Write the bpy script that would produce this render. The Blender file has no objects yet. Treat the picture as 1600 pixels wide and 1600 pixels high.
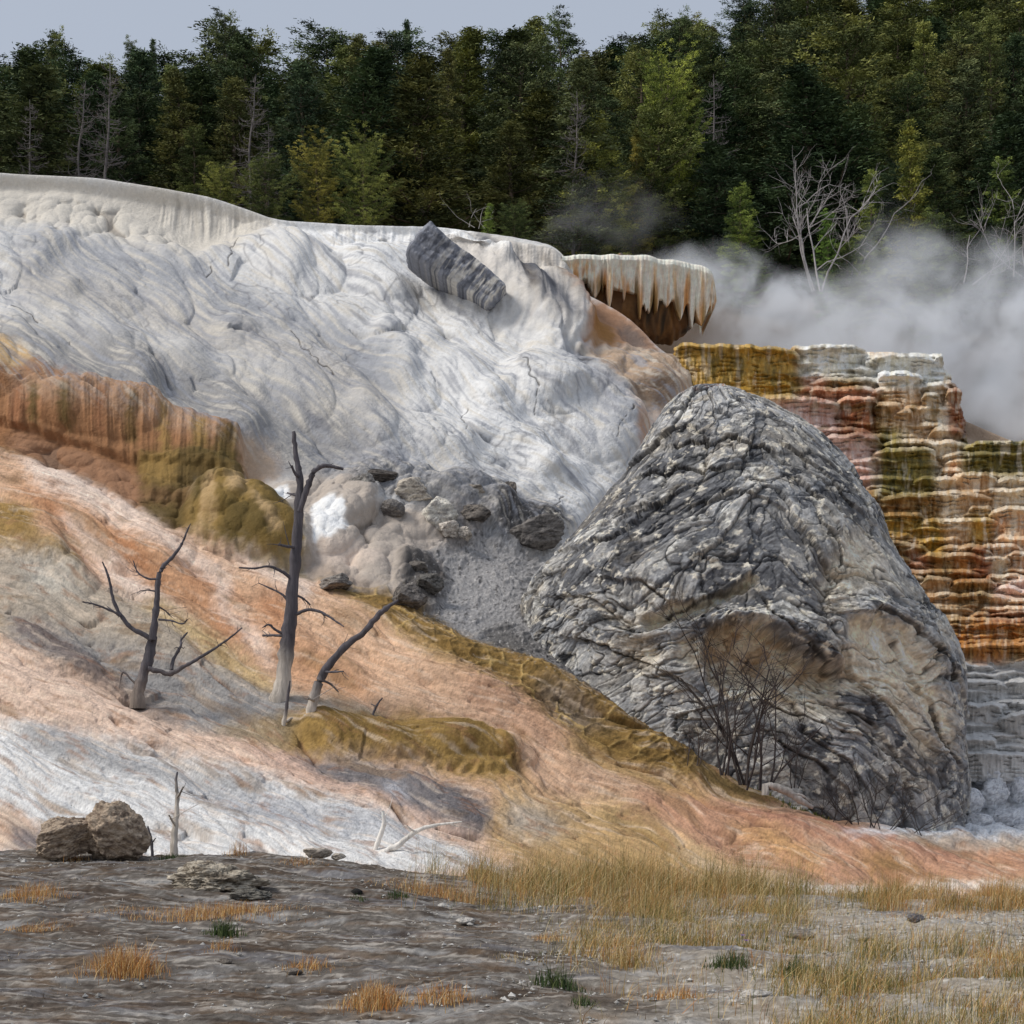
import bpy, math, random
import numpy as np
from mathutils import Vector, Matrix
random.seed(7); RNG = np.random.default_rng(11)
PI = math.pi
F = 2537.0; HZ = 1250.0; CZ = 1.6          # focal length in photo pixels, horizon row, eye height

# ------------------------------------------------------------------ camera, sky, sun, exposure
scn = bpy.context.scene
camd = bpy.data.cameras.new('camera'); cam = bpy.data.objects.new('camera', camd)
scn.collection.objects.link(cam)
cam.location = (0, 0, CZ); cam.rotation_euler = (PI/2, 0, 0)
camd.sensor_width = 36; camd.lens = 36*F/1600; camd.shift_y = (HZ-800)/1600.0
camd.clip_start = 0.1; camd.clip_end = 3000
scn.camera = cam
scn.render.resolution_x = 1024; scn.render.resolution_y = 1024
SUN_EL, SUN_AZ = math.radians(50), math.radians(-62)     # azimuth from +Y, towards -X is left
w = bpy.data.worlds.new('World'); scn.world = w; w.use_nodes = True
nt = w.node_tree; nt.nodes.clear()
wo = nt.nodes.new('ShaderNodeOutputWorld'); bg = nt.nodes.new('ShaderNodeBackground')
sky = nt.nodes.new('ShaderNodeTexSky'); sky.sky_type = 'NISHITA'; sky.sun_disc = False
sky.sun_elevation = SUN_EL; sky.sun_rotation = SUN_AZ; sky.dust_density = 3.0; sky.air_density = 1.0
hs = nt.nodes.new('ShaderNodeHueSaturation'); hs.inputs['Saturation'].default_value = 0.5
mx = nt.nodes.new('ShaderNodeMixRGB'); mx.inputs[0].default_value = 0.72
mx.inputs[2].default_value = (4.0, 4.5, 5.4, 1)        # flat overcast cloud
nt.links.new(sky.outputs[0], hs.inputs['Color']); nt.links.new(hs.outputs[0], mx.inputs[1])
nt.links.new(mx.outputs[0], bg.inputs[0]); nt.links.new(bg.outputs[0], wo.inputs[0])
bg.inputs[1].default_value = 0.088
sl = bpy.data.lights.new('sun', 'SUN'); so = bpy.data.objects.new('sun', sl); scn.collection.objects.link(so)
sl.energy = 1.75; sl.angle = math.radians(20); sl.color = (1.0, 0.95, 0.87)
d = Vector((math.sin(SUN_AZ)*math.cos(SUN_EL), math.cos(math.radians(180-55))*math.cos(SUN_EL), math.sin(SUN_EL)))
SUN_DIR = Vector((-0.66, -0.16, 0.73)).normalized()
sky.sun_elevation = math.asin(SUN_DIR.z); sky.sun_rotation = math.atan2(SUN_DIR.x, SUN_DIR.y)
so.rotation_euler = SUN_DIR.to_track_quat('Z', 'Y').to_euler()
scn.view_settings.view_transform = 'Standard'; scn.view_settings.look = 'None'
scn.cycles.volume_bounces = 5; scn.view_settings.gamma = 1.0; scn.view_settings.exposure = 0.47

# ------------------------------------------------------------------ helpers
COL = scn.collection
def at(px, py, Y):
    return Vector(((px-800.0)/F*Y, Y, CZ+(HZ-py)/F*Y))
def lin(c):
    c = np.asarray(c, float)/255.0
    return np.where(c <= 0.04045, c/12.92, ((c+0.055)/1.055)**2.4)
def tag(o, label=None, cat=None, group=None, kind=None):
    if label: o['label'] = label
    if cat: o['category'] = cat
    if group: o['group'] = group
    if kind: o['kind'] = kind
    return o
def empty(name, loc, label=None, cat=None, group=None, rz=0.0):
    o = bpy.data.objects.new(name, None); COL.objects.link(o)
    o.location = loc; o.rotation_euler = (0, 0, rz); o.empty_display_size = 0.2
    return tag(o, label, cat, group)
def mesh_obj(name, verts, faces, mat, parent=None, col=None, smooth=True, link=True):
    """verts (n,3) array; faces list of arrays of equal-length faces or one (m,k) array"""
    me = bpy.data.meshes.new(name)
    verts = np.asarray(verts, np.float32)
    fl = faces if isinstance(faces, list) else [faces]
    fl = [np.asarray(f, np.int32) for f in fl if len(f)]
    me.vertices.add(len(verts)); me.vertices.foreach_set('co', verts.ravel())
    nl = sum(f.size for f in fl); nf = sum(len(f) for f in fl)
    me.loops.add(nl); me.polygons.add(nf)
    me.loops.foreach_set('vertex_index', np.concatenate([f.ravel() for f in fl]))
    tot = np.concatenate([np.full(len(f), f.shape[1], np.int32) for f in fl])
    st = np.concatenate([[0], np.cumsum(tot)[:-1]]).astype(np.int32)
    me.polygons.foreach_set('loop_start', st)
    me.polygons.foreach_set('use_smooth', np.full(nf, smooth, bool))
    if col is not None:
        ca = me.color_attributes.new('Col', 'FLOAT_COLOR', 'POINT')
        c = np.ones((len(verts), 4), np.float32); c[:, :3] = col
        ca.data.foreach_set('color', c.ravel())
    me.update(calc_edges=True)
    me.materials.append(mat)
    o = bpy.data.objects.new(name, me)
    if link: COL.objects.link(o)
    if parent is not None: o.parent = parent
    return o
def grid_faces(nr, nc, wrap=False):
    i = np.arange(nr-1)[:, None]; j = np.arange(nc if wrap else nc-1)[None, :]
    j2 = (j+1) % nc
    a = i*nc+j; b = i*nc+j2; c = (i+1)*nc+j2; dd = (i+1)*nc+j
    return np.stack([a, b, c, dd], -1).reshape(-1, 4)

# ---- noise
_p = np.random.default_rng(3).permutation(256).astype(np.int32); PERM = np.concatenate([_p, _p, _p])
_a = np.linspace(0, 2*PI, 32, endpoint=False); G2 = np.stack([np.cos(_a), np.sin(_a)], -1).astype(np.float32)
def perlin2(x, y, seed=0):
    x = np.asarray(x, np.float32)+seed*17.31; y = np.asarray(y, np.float32)+seed*9.77
    xi = np.floor(x).astype(np.int32); yi = np.floor(y).astype(np.int32)
    xf = x-xi; yf = y-yi; xi &= 255; yi &= 255
    u = xf*xf*xf*(xf*(xf*6-15)+10); v = yf*yf*yf*(yf*(yf*6-15)+10)
    def g(ix, iy, fx, fy):
        h = PERM[PERM[ix & 255]+(iy & 255)] & 31
        return G2[h, 0]*fx+G2[h, 1]*fy
    n00 = g(xi, yi, xf, yf); n10 = g(xi+1, yi, xf-1, yf); n01 = g(xi, yi+1, xf, yf-1); n11 = g(xi+1, yi+1, xf-1, yf-1)
    a = n00+u*(n10-n00); b = n01+u*(n11-n01)
    return (a+v*(b-a))*1.5
_g3 = np.random.default_rng(5).normal(size=(64, 3)); G3 = (_g3/np.linalg.norm(_g3, axis=1)[:, None]).astype(np.float32)
def perlin3(x, y, z, seed=0):
    x = np.asarray(x, np.float32)+seed*13.7; y = np.asarray(y, np.float32)+seed*7.1; z = np.asarray(z, np.float32)+seed*3.3
    xi = np.floor(x).astype(np.int32); yi = np.floor(y).astype(np.int32); zi = np.floor(z).astype(np.int32)
    xf = x-xi; yf = y-yi; zf = z-zi; xi &= 255; yi &= 255; zi &= 255
    f = lambda t: t*t*t*(t*(t*6-15)+10)
    u, v, w_ = f(xf), f(yf), f(zf)
    def g(dx, dy, dz):
        h = PERM[PERM[PERM[(xi+dx) & 255]+((yi+dy) & 255)]+((zi+dz) & 255)] & 63
        return G3[h, 0]*(xf-dx)+G3[h, 1]*(yf-dy)+G3[h, 2]*(zf-dz)
    L = lambda a, b, t: a+t*(b-a)
    return L(L(L(g(0,0,0), g(1,0,0), u), L(g(0,1,0), g(1,1,0), u), v), L(L(g(0,0,1), g(1,0,1), u), L(g(0,1,1), g(1,1,1), u), v), w_)*1.6
def fbm2(x, y, o=4, seed=0, gain=0.5):
    s = 0; a = 1; t = 0
    for k in range(o):
        s = s+a*perlin2(x*2**k, y*2**k, seed+k*3); t += a; a *= gain
    return s/t*1.4
def fbm3(x, y, z, o=4, seed=0, gain=0.5):
    s = 0; a = 1; t = 0
    for k in range(o):
        s = s+a*perlin3(x*2**k, y*2**k, z*2**k, seed+k*3); t += a; a *= gain
    return s/t*1.4
def smooth(a, b, x):
    t = np.clip((x-a)/(b-a), 0, 1); return t*t*(3-2*t)
def _hash(ix, iy, k):
    return PERM[PERM[(ix+k*31) & 255]+((iy+k*57) & 255)]/255.0
def lobes(a, b, ra=1.05, rb=0.85, tilt=0.35, seed=0, n=1):
    """overlapping rounded lobes growing along +a and ending in a lip (flowstone)"""
    a = np.asarray(a, np.float32)+seed*5.3; b = np.asarray(b, np.float32)+seed*8.9
    ia = np.floor(a).astype(np.int32); ib = np.floor(b).astype(np.int32)
    best = np.full(a.shape, -.3, np.float32)
    for i in range(-n, n+1):
        for j in range(-n, n+1):
            ca, cb = ia+i, ib+j
            r1 = _hash(ca, cb, 1).astype(np.float32); r2 = _hash(ca, cb, 2).astype(np.float32)
            r3 = _hash(ca, cb, 3).astype(np.float32)
            da = a-(ca+r1); db = b-(cb+r2)
            s = 0.65+0.6*r3
            q = 1-(da/(ra*s))**2-(db/(rb*s))**2
            v = np.sqrt(np.maximum(q, 0))*s+tilt*da+0.25*(r3-0.5)
            v = np.where(q > 0, v, -.3)
            best = np.maximum(best, v)
    return best
def cells(a, b, seed=0):
    """F1 and F2 distance of a jittered cell grid"""
    a = np.asarray(a, np.float32)+seed*5.3; b = np.asarray(b, np.float32)+seed*8.9
    ia = np.floor(a).astype(np.int32); ib = np.floor(b).astype(np.int32)
    f1 = np.full(a.shape, 9, np.float32); f2 = f1.copy(); idv = np.zeros(a.shape, np.float32)
    for i in (-1, 0, 1):
        for j in (-1, 0, 1):
            ca, cb = ia+i, ib+j
            d_ = np.hypot(a-(ca+_hash(ca, cb, 1)), b-(cb+_hash(ca, cb, 2))).astype(np.float32)
            idn = _hash(ca, cb, 5)
            m = d_ < f1
            f2 = np.where(m, f1, np.minimum(f2, d_)); idv = np.where(m, idn, idv); f1 = np.where(m, d_, f1)
    return f1, f2, idv

# ---- raster maps over the surface parameter plane (2 units a cell), filled from hand-listed outlines
RX0, RY0, RS = -300.0, 200.0, 2.0
RW, RH = int((1950-RX0)/RS), int((1500-RY0)/RS)
_gx, _gy = np.meshgrid(RX0+RS*(np.arange(RW)+.5), RY0+RS*(np.arange(RH)+.5))
def box_blur(m, r):
    if r < 1: return m
    r = int(r)
    for ax in (0, 1):
        for _ in range(2):
            p = np.concatenate([np.repeat(m.take([0], ax), r+1, ax), m, np.repeat(m.take([-1], ax), r, ax)], ax)
            c = np.cumsum(p, ax)
            n_ = m.shape[ax]
            m = (c.take(range(2*r+1, 2*r+1+n_), ax)-c.take(range(0, n_), ax))/(2*r+1)
    return m
def poly_mask(pts, feather=6):
    P = np.array(pts, float); ins = np.zeros(_gx.shape, bool)
    x0, x1 = P[:, 0].min(), P[:, 0].max(); y0, y1 = P[:, 1].min(), P[:, 1].max()
    n_ = len(P)
    for i in range(n_):
        xa, ya = P[i]; xb, yb = P[(i+1) % n_]
        if ya == yb: continue
        c = ((ya > _gy) != (yb > _gy)) & (_gx < (xb-xa)*(_gy-ya)/(yb-ya)+xa)
        ins ^= c
    return box_blur(ins.astype(np.float32), feather/RS)
def sample(m, px, py):
    x = np.clip((px-RX0)/RS-.5, 0, RW-1.001); y = np.clip((py-RY0)/RS-.5, 0, RH-1.001)
    xi = x.astype(int); yi = y.astype(int); fx = x-xi; fy = y-yi
    if m.ndim == 3: fx = fx[..., None]; fy = fy[..., None]
    return (m[yi, xi]*(1-fx)+m[yi, xi+1]*fx)*(1-fy)+(m[yi+1, xi]*(1-fx)+m[yi+1, xi+1]*fx)*fy

# ---- materials
def material(name, rough=0.85, spec=0.25, bumps=(), vary=0.0, vary_scale=2.0, base=None, coat=0.0, stretch=None):
    m = bpy.data.materials.new(name); m.use_nodes = True
    n = m.node_tree.nodes; l = m.node_tree.links; b = n['Principled BSDF']
    b.inputs['Roughness'].default_value = rough
    b.inputs['Specular IOR Level'].default_value = spec
    if coat: b.inputs['Coat Weight'].default_value = coat; b.inputs['Coat Roughness'].default_value = 0.25
    tc = n.new('ShaderNodeTexCoord')
    mp_ = n.new('ShaderNodeMapping'); l.new(tc.outputs['Object'], mp_.inputs['Vector'])
    if stretch: mp_.inputs['Scale'].default_value = stretch
    if base is None:
        a = n.new('ShaderNodeAttribute'); a.attribute_name = 'Col'; src = a.outputs['Color']
    else:
        a = n.new('ShaderNodeRGB'); a.outputs[0].default_value = (*base, 1); src = a.outputs[0]
    if vary:
        no = n.new('ShaderNodeTexNoise'); no.inputs['Scale'].default_value = vary_scale
        no.inputs['Detail'].default_value = 8; no.inputs['Roughness'].default_value = 0.65
        l.new(mp_.outputs[0], no.inputs['Vector'])
        mr = n.new('ShaderNodeMapRange'); mr.inputs['From Min'].default_value = 0.3; mr.inputs['From Max'].default_value = 0.7
        mr.inputs['To Min'].default_value = 1-vary; mr.inputs['To Max'].default_value = 1+vary
        l.new(no.outputs['Fac'], mr.inputs['Value'])
        mm = n.new('ShaderNodeVectorMath'); mm.operation = 'SCALE'
        l.new(src, mm.inputs[0]); l.new(mr.outputs[0], mm.inputs['Scale']); src = mm.outputs[0]
    l.new(src, b.inputs['Base Color'])
    prev = None
    for sc, dist, kind in bumps:
        if kind == 'v':
            t = n.new('ShaderNodeTexVoronoi'); t.inputs['Scale'].default_value = sc; t.feature = 'SMOOTH_F1'; o_ = t.outputs['Distance']
        else:
            t = n.new('ShaderNodeTexNoise'); t.inputs['Scale'].default_value = sc; t.inputs['Detail'].default_value = 6
            t.inputs['Roughness'].default_value = 0.6; o_ = t.outputs['Fac']
        l.new(mp_.outputs[0], t.inputs['Vector'])
        bp = n.new('ShaderNodeBump'); bp.inputs['Strength'].default_value = 1.0; bp.inputs['Distance'].default_value = dist
        l.new(o_, bp.inputs['Height'])
        if prev: l.new(prev, bp.inputs['Normal'])
        prev = bp.outputs[0]
    if prev: l.new(prev, b.inputs['Normal'])
    return m
# ------------------------------------------------------------------ the travertine slope: guide lines lofted from foot to rim
GUIDES = [
 [(-300,1400,27),(800,1430,27),(1950,1450,27)],
 [(-300,1320,30),(20,1325,30),(400,1335,30),(620,1352,30),(800,1378,30),(1000,1388,30.5),(1200,1398,31),(1600,1402,31),(1950,1402,31)],
 [(-300,1160,34.5),(20,1200,33.6),(200,1225,33.3),(400,1265,33),(600,1300,32.5),(800,1330,33),(1000,1345,34),(1200,1355,34.5),(1400,1372,34.5),(1600,1380,34),(1950,1385,34)],
 [(-300,930,39),(20,1030,36.8),(200,1120,35.5),(400,1175,35),(600,1220,35),(800,1262,35.5),(1000,1285,36.2),(1200,1318,36.6),(1400,1342,36.6),(1600,1352,36.5),(1950,1356,37)],
 [(-300,830,42),(20,935,40),(160,1030,38.2),(300,1110,37),(450,1140,36.6),(600,1150,37),(800,1205,37.4),(1000,1245,38),(1200,1275,38.5),(1330,1298,39),(1500,1318,40.2),(1600,1318,41),(1950,1320,42)],
 [(-300,600,48),(20,740,46),(230,818,44),(400,890,43),(500,920,42.6),(620,955,42),(700,975,41.7),(850,1040,41),(1000,1120,40.5),(1100,1190,40),(1200,1245,40),(1300,1280,40.6),(1400,1292,41.5),(1500,1290,43),(1600,1280,44.5),(1950,1270,46)],
 [(-300,560,48.5),(20,700,46.8),(150,745,45.8),(250,765,45.4),(370,765,45.6),(460,780,46),(560,800,46.3),(640,860,46),(700,870,46),(800,880,46),(900,930,46),(1000,980,46.5),(1200,1080,47),(1500,1150,47),(1600,1150,47.5),(1950,1160,48)],
 [(-300,440,50),(20,588,48),(150,605,48),(300,648,48.3),(370,672,48.2),(450,700,48.6),(560,730,48.8),(700,760,49),(800,800,49),(900,830,49.5),(1000,860,50),(1200,950,50),(1460,1035,49.2),(1600,1035,49.2),(1950,1040,50)],
 [(-300,380,57),(20,460,56),(200,485,55.5),(400,540,55),(600,590,54),(800,640,53.5),(880,690,53),(950,740,52.8),(1050,780,53),(1200,800,54),(1400,810,55),(1600,860,54),(1950,880,54)],
 [(-300,310,63),(20,350,63),(200,385,62),(400,420,61),(600,460,60),(800,520,59),(900,575,58),(1000,620,58),(1100,640,59),(1250,640,60),(1400,650,60),(1600,740,57.5),(1950,780,57)],
 [(-300,298,66),(20,318,66.3),(150,330,66),(300,355,65.8),(400,372,65.5),(520,378,65.3),(700,400,65),(800,440,64.5),(880,430,64.3),(905,485,63),(950,510,62.4),(1000,560,61),(1050,585,60.5),(1200,575,61.5),(1400,585,61.8),(1480,660,59.5),(1600,715,58.8),(1950,720,59)],
 [(-300,240,67),(20,268,67),(150,274,66.8),(250,290,66.5),(330,305,66.3),(390,325,66.2),(430,341,66),(520,347,65.8),(560,350,65.6),(700,352,65.4),(740,364,65.2),(800,370,65),(870,385,64.8),(890,402,64.6),(900,452,63.8),(940,470,63.2),(985,497,62.6),(1012,524,62),(1034,550,61.6),(1050,556,61.5),(1200,548,62.3),(1400,565,62.3),(1480,640,60.3),(1600,692,59.8),(1950,700,60)],
]
def s1_columns(xs):
    ys, ds = [], []
    fine = np.arange(-300, 1951, 5.0)
    ker = np.exp(-0.5*(np.arange(-8, 9)/3.0)**2); ker /= ker.sum()
    for g in GUIDES:
        g = np.array(g, float)
        for k, out in ((1, ys), (2, ds)):
            v = np.interp(fine, g[:, 0], g[:, k])
            v = np.convolve(np.pad(v, 8, mode='edge'), ker, 'valid')
            out.append(np.interp(xs, fine, v))
    return np.array(ys), np.array(ds)
def pchip(t, Y):
    """monotone cubic through unit-spaced rows Y (k,n) at parameters t (m,)"""
    dY = np.diff(Y, axis=0)
    m = np.zeros_like(Y); a, b = dY[:-1], dY[1:]
    with np.errstate(divide='ignore', invalid='ignore'):
        h = np.where(a*b > 0, 2*a*b/(a+b), 0)
    m[1:-1] = h; m[0] = dY[0]; m[-1] = dY[-1]
    i = np.clip(t.astype(int), 0, len(Y)-2); f = (t-i)[:, None]
    h00 = 2*f**3-3*f**2+1; h10 = f**3-2*f**2+f; h01 = -2*f**3+3*f**2; h11 = f**3-f**2
    return h00*Y[i]+h10*m[i]+h01*Y[i+1]+h11*m[i+1]
xs = np.unique(np.concatenate([np.arange(-300, -10, 6.0), np.arange(-10, 1612, 1.6), np.arange(1612, 1950, 6.0)]))
GY, GD = s1_columns(xs)
seg = [max(6, int(np.abs(np.diff(GY, axis=0))[k, 40:-40].max()/1.75)) for k in range(len(GUIDES)-1)]
T = np.concatenate([k+np.arange(n_)/n_ for k, n_ in enumerate(seg)]+[[len(GUIDES)-1]])
PYg = pchip(T, GY); PDg = pchip(T, GD)
PXg = np.repeat(xs[None, :], len(T), 0)
_sx = np.arange(-300, 1951, 10.0); _sy, _sd = s1_columns(_sx); _tt = np.linspace(0, len(GUIDES)-1, 400)
_SY, _SD = pchip(_tt, _sy), pchip(_tt, _sd)
def slopeY(px, py):
    """depth of the slope seen along a photo pixel"""
    j = int(np.clip(round((px+300)/10.0), 0, len(_sx)-1))
    return float(np.interp(-py, -_SY[:, j], _SD[:, j]))
WX = (PXg-800)/F*PDg; WZ = CZ+(HZ-PYg)/F*PDg

# ---- relief masks
def pm(pts, f=10): return poly_mask(pts, f)
R = {}
R['flute'] = np.maximum.reduce([
   pm([(-300,560),(20,600),(150,610),(300,655),(370,680),(392,720),(370,735),(200,705),(20,660),(-300,620)],8),
   pm([(230,700),(330,700),(380,735),(360,775),(250,770),(205,735)],6)*.7,
   pm([(240,288),(330,305),(400,330),(440,345),(430,372),(300,352),(240,340)],8),
   pm([(520,345),(700,350),(740,362),(780,372),(892,400),(900,460),(912,530),(880,545),(800,470),(650,402),(520,380)],6),
   pm([(1440,1035),(1960,1035),(1960,1190),(1500,1180)],8)*.25,
   pm([(790,590),(930,590),(985,690),(930,705),(850,680)],12)*.35])
R['knob'] = np.maximum.reduce([
   pm([(-300,290),(20,295),(120,300),(200,320),(290,370),(300,400),(150,385),(20,345),(-300,320)],14)*1.0,
   pm([(-300,620),(20,665),(150,705),(240,740),(330,760),(320,830),(240,815),(20,715)],10)*.9,
   pm([(470,735),(620,725),(800,775),(790,810),(720,850),(690,880),(640,950),(520,905),(480,850)],14)*1.0,
   pm([(430,740),(500,735),(590,800),(560,880),(480,880),(440,800)],10)*.9,
   pm([(290,770),(340,745),(440,760),(480,810),(480,880),(380,865),(290,835)],10)*.8,
   pm([(1480,1180),(1960,1190),(1960,1330),(1480,1320)],8)*.35])
R['lobe'] = np.maximum.reduce([
   pm([(-300,330),(20,350),(300,390),(440,345),(560,352),(760,400),(900,560),(1080,560),(1100,640),(1010,720),(880,860),(560,740),(380,690),(20,590),(-300,520)],14),
   pm([(1450,1035),(1960,1035),(1960,1200),(1500,1200)],10)*.8])
R['apron'] = pm([(-300,590),(20,700),(230,810),(400,880),(520,910),(850,1030),(1100,1180),(1300,1275),(1960,1300),(1960,1420),(-300,1420)],14)
R['net'] = pm([(500,905),(640,925),(700,960),(860,1040),(1000,1120),(1100,1185),(1060,1215),(900,1150),(760,1080),(640,1000)],12)
R['rough'] = np.maximum.reduce([pm([(640,870),(760,790),(880,790),(900,880),(860,960),(1000,1100),(1100,1190),(1000,1130),(850,1045),(700,975),(620,950)],12),
   pm([(520,730),(600,722),(800,770),(860,820),(760,830),(650,800),(560,770)],10)*.7, pm([(1470,1190),(1960,1190),(1960,1330),(1400,1320)],10)*.6])
# hand-placed bulges: cx, cy, half length along flow, half width, flow angle, height in px
BULGES = [(905,635,120,62,38,24),(975,690,70,45,48,16),(840,600,70,40,20,8),(730,590,80,40,25,9),(450,395,100,42,24,16),(600,425,110,40,14,10),
 (690,560,120,40,32,9),(330,520,120,50,30,9),(500,610,140,60,36,18),(430,590,110,50,38,12),(620,660,90,40,30,8),(560,500,110,36,30,9),(800,690,90,34,38,9),
 (860,740,80,28,40,8),(720,700,100,34,30,8),(120,500,100,40,32,9),(200,560,90,36,32,8),(640,600,60,34,34,8),(150,640,110,40,8,12),(300,685,90,40,10,12),
 (60,640,70,40,0,10),(300,730,80,26,5,14),(375,810,100,58,20,24),(440,850,60,36,10,12),(340,790,34,44,75,10),(250,850,60,34,20,8),
 (60,860,55,34,30,12),(110,900,50,28,30,10),(190,840,110,26,30,7),(300,910,130,22,30,7),(470,1010,130,26,30,7),(330,1060,90,22,28,7),(700,1055,120,34,30,10),
 (820,1130,120,28,28,8),(720,1165,95,30,14,16),(800,1185,40,24,20,12),(590,1160,150,26,10,10),(650,1255,110,40,22,9),(1120,1275,150,26,14,9),(1330,1320,140,20,12,8),
 (930,1220,110,24,20,7),(1000,1340,130,22,16,7),(250,1160,180,30,24,7),(120,1230,160,24,20,6),(420,1230,160,22,18,6),(550,780,50,44,10,16),(520,820,44,50,80,14),
 (600,860,60,40,30,10),(640,820,40,24,10,10),(440,1000,60,30,30,5),(960,590,90,30,14,7),(1030,620,70,26,16,7),(1010,575,80,20,8,5),(1090,600,60,26,20,6),
 (960,655,60,22,24,5),(1545,1095,90,60,4,8),(1590,1160,60,50,4,8),(230,1010,120,40,32,9),(80,1000,100,30,34,8),(880,1050,120,30,32,6),(1000,1140,110,22,30,5)]
MASSES = [ # outline, blur, height in px, roundness
 ([(735,366),(800,372),(870,388),(892,402),(890,450),(905,490),(912,530),(900,552),(870,545),(830,520),(790,490),(740,480),(700,450),(690,420),(700,385)], 10, 42, .5),
 ([(-300,500),(20,592),(150,604),(300,648),(372,682),(388,730),(372,746),(300,727),(200,706),(130,690),(20,655),(-300,560)], 3, 15, .5),
 ([(215,706),(300,728),(350,722),(392,742),(370,768),(300,776),(235,770)], 3, 12, .5),
 ([(300,772),(345,750),(430,758),(472,802),(488,868),(420,880),(340,858),(282,828)], 4, 14, .5),
 ([(480,1130),(620,1128),(700,1150),(790,1180),(806,1203),(775,1216),(700,1204),(560,1174),(470,1152)], 3, 9, .5),
 ([(780,1205),(825,1205),(850,1240),(800,1238)], 3, 7, .5),
 ([(-300,760),(20,800),(70,812),(125,885),(132,914),(90,905),(20,880)], 4, 9, .5),
 ([(755,452),(800,440),(835,455),(852,490),(832,516),(790,502),(765,482)], 6, 20, .5),
 ([(668,366),(700,368),(770,415),(800,445),(770,452),(720,410),(675,388)], 6, 12, .6),
 ([(835,470),(870,450),(900,490),(908,530),(898,550),(870,542),(845,520)], 8, 20, .5),
 ([(880,455),(925,462),(970,480),(1010,510),(1033,548),(1000,556),(950,556),(910,555),(900,500)], 9, 22, .5),
 ([(912,515),(930,505),(960,520),(978,556),(915,556)], 5, 14, .5),
 ([(940,560),(1050,552),(1108,566),(1100,600),(1000,598),(950,590)], 7, 9, .5),
 ([(955,612),(1010,606),(1062,622),(1040,655),(985,645)], 6, 10, .5),
 ([(640,760),(700,752),(780,752),(790,775),(740,790),(690,785),(650,785)], 4, 9, .5),
 ([(560,770),(640,765),(680,790),(640,806),(575,800)], 5, 9, .5),
 ([(665,800),(720,795),(745,825),(700,835),(668,830)], 4, 10, .4),
 ([(760,792),(830,790),(895,822),(840,842),(775,835)], 4, 9, .4),
 ([(618,872),(660,862),(698,890),(680,932),(642,942),(618,910)], 5, 12, .5),
 ([(500,895),(545,892),(556,908),(530,920),(500,915)], 3, 7, .5),
 ([(520,728),(600,722),(680,740),(660,752),(560,745)], 3, 6, .5)]
def dome(px, py, b):
    cx, cy, ra, rb, an, h = b
    c, s = math.cos(math.radians(an)), math.sin(math.radians(an))
    a = (px-cx)*c+(py-cy)*s; n_ = -(px-cx)*s+(py-cy)*c
    q = 1-(a/ra)**2-(n_/rb)**2
    return 1.5*h*np.clip(q, 0, 1)**0.7*(0.8+0.25*np.clip(a/ra, -1, 1))
def rot(px, py, deg):
    c, s = math.cos(math.radians(deg)), math.sin(math.radians(deg))
    return px*c+py*s, -px*s+py*c
wxp = fbm2(PXg/170, PYg/170, 2, 40)*22; wyp = fbm2(PXg/170, PYg/170, 2, 41)*22
QX, QY = PXg+wxp*.8, PYg+wyp*.8
mk = {k: sample(v, PXg+wxp*.25, PYg+wyp*.25) for k, v in R.items()}
H = np.zeros_like(PXg)
for b in BULGES: H = H+dome(PXg+wxp*.3, PYg+wyp*.3, b)
for (pts_, bl_, hh_, ex_) in MASSES: H = H+hh_*np.clip(sample(poly_mask(pts_, bl_), PXg+wxp*.2+4*perlin2(PXg/16, PYg/16, 33), PYg+wyp*.2+4*perlin2(PXg/14, PYg/14, 34)), 0, 1)**ex_
a36, b36 = rot(QX, QY, 36); a24, b24 = rot(QX, QY, 24); a80, b80 = rot(QX, QY, 82)
L1 = lobes(a36/105, b36/46, seed=1); L2 = lobes(a36/52, b36/24, tilt=.3, seed=2); L3 = lobes((a36+4*L2)/25, b36/13, tilt=.25, seed=3)
vor1 = cells(QX/46, QY/34, 4); vor2 = cells(QX/22, QY/18, 5)
knob1 = np.sqrt(np.clip(1-(vor1[0]/.8)**2, 0, 1)); knob2 = np.sqrt(np.clip(1-(vor2[0]/.75)**2, 0, 1))
H += mk['lobe']*(19*L1+9.5*L2+2.6*L3+.3*fbm2(a36/26, b36/6, 3, 55))*(.55+.45*smooth(-.3,.4,fbm2(PXg/150,PYg/110,2,56)))
H += mk['knob']*(13*knob1+6.5*knob2+1.4*L3)
flw = PXg+3*fbm2(PXg/30, PYg/60, 2, 8)
H += mk['flute']*(2.6*np.abs(perlin2(flw/19, PYg/130, 9))*2+1.3*np.abs(perlin2(flw/5.5, PYg/90, 10))*2+3*fbm2(PXg/46, PYg/160, 2, 11))
A1 = lobes(a24/190, b24/44, seed=6); A2 = lobes(a24/80, b24/22, tilt=.25, seed=7); A3 = lobes(a24/30, b24/10, tilt=.2, seed=17)
H += mk['apron']*(15*A1+9.0*A2+3.2*A3+2.2*fbm2(a24/60, b24/14, 3, 12)+1.0*fbm2(a24/13, b24/6, 3, 13))
nv = cells((QX+.5*QY)/42, (QY-.3*QX)/26, 14)
ridge = 1-smooth(0.0, .16, nv[1]-nv[0])
H += mk['net']*(2.2*ridge+2.2*fbm2(QX/20, QY/12, 3, 15))
rg = fbm2(QX/30, QY/14, 5, 16, .6)
H += mk['rough']*(3.5*np.abs(rg)+2*np.floor(rg*5)/5*2+.8*fbm2(PXg/7, PYg/5, 3, 18))
H += .7*fbm2(QX/14, QY/10, 3, 19)
H -= H.mean()
rowfade = smooth(0, .25, T)[:, None]*1.0
topfade = 1-0.75*smooth(len(GUIDES)-1.35, len(GUIDES)-1, T)[:, None]
H = H*rowfade*topfade
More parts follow.
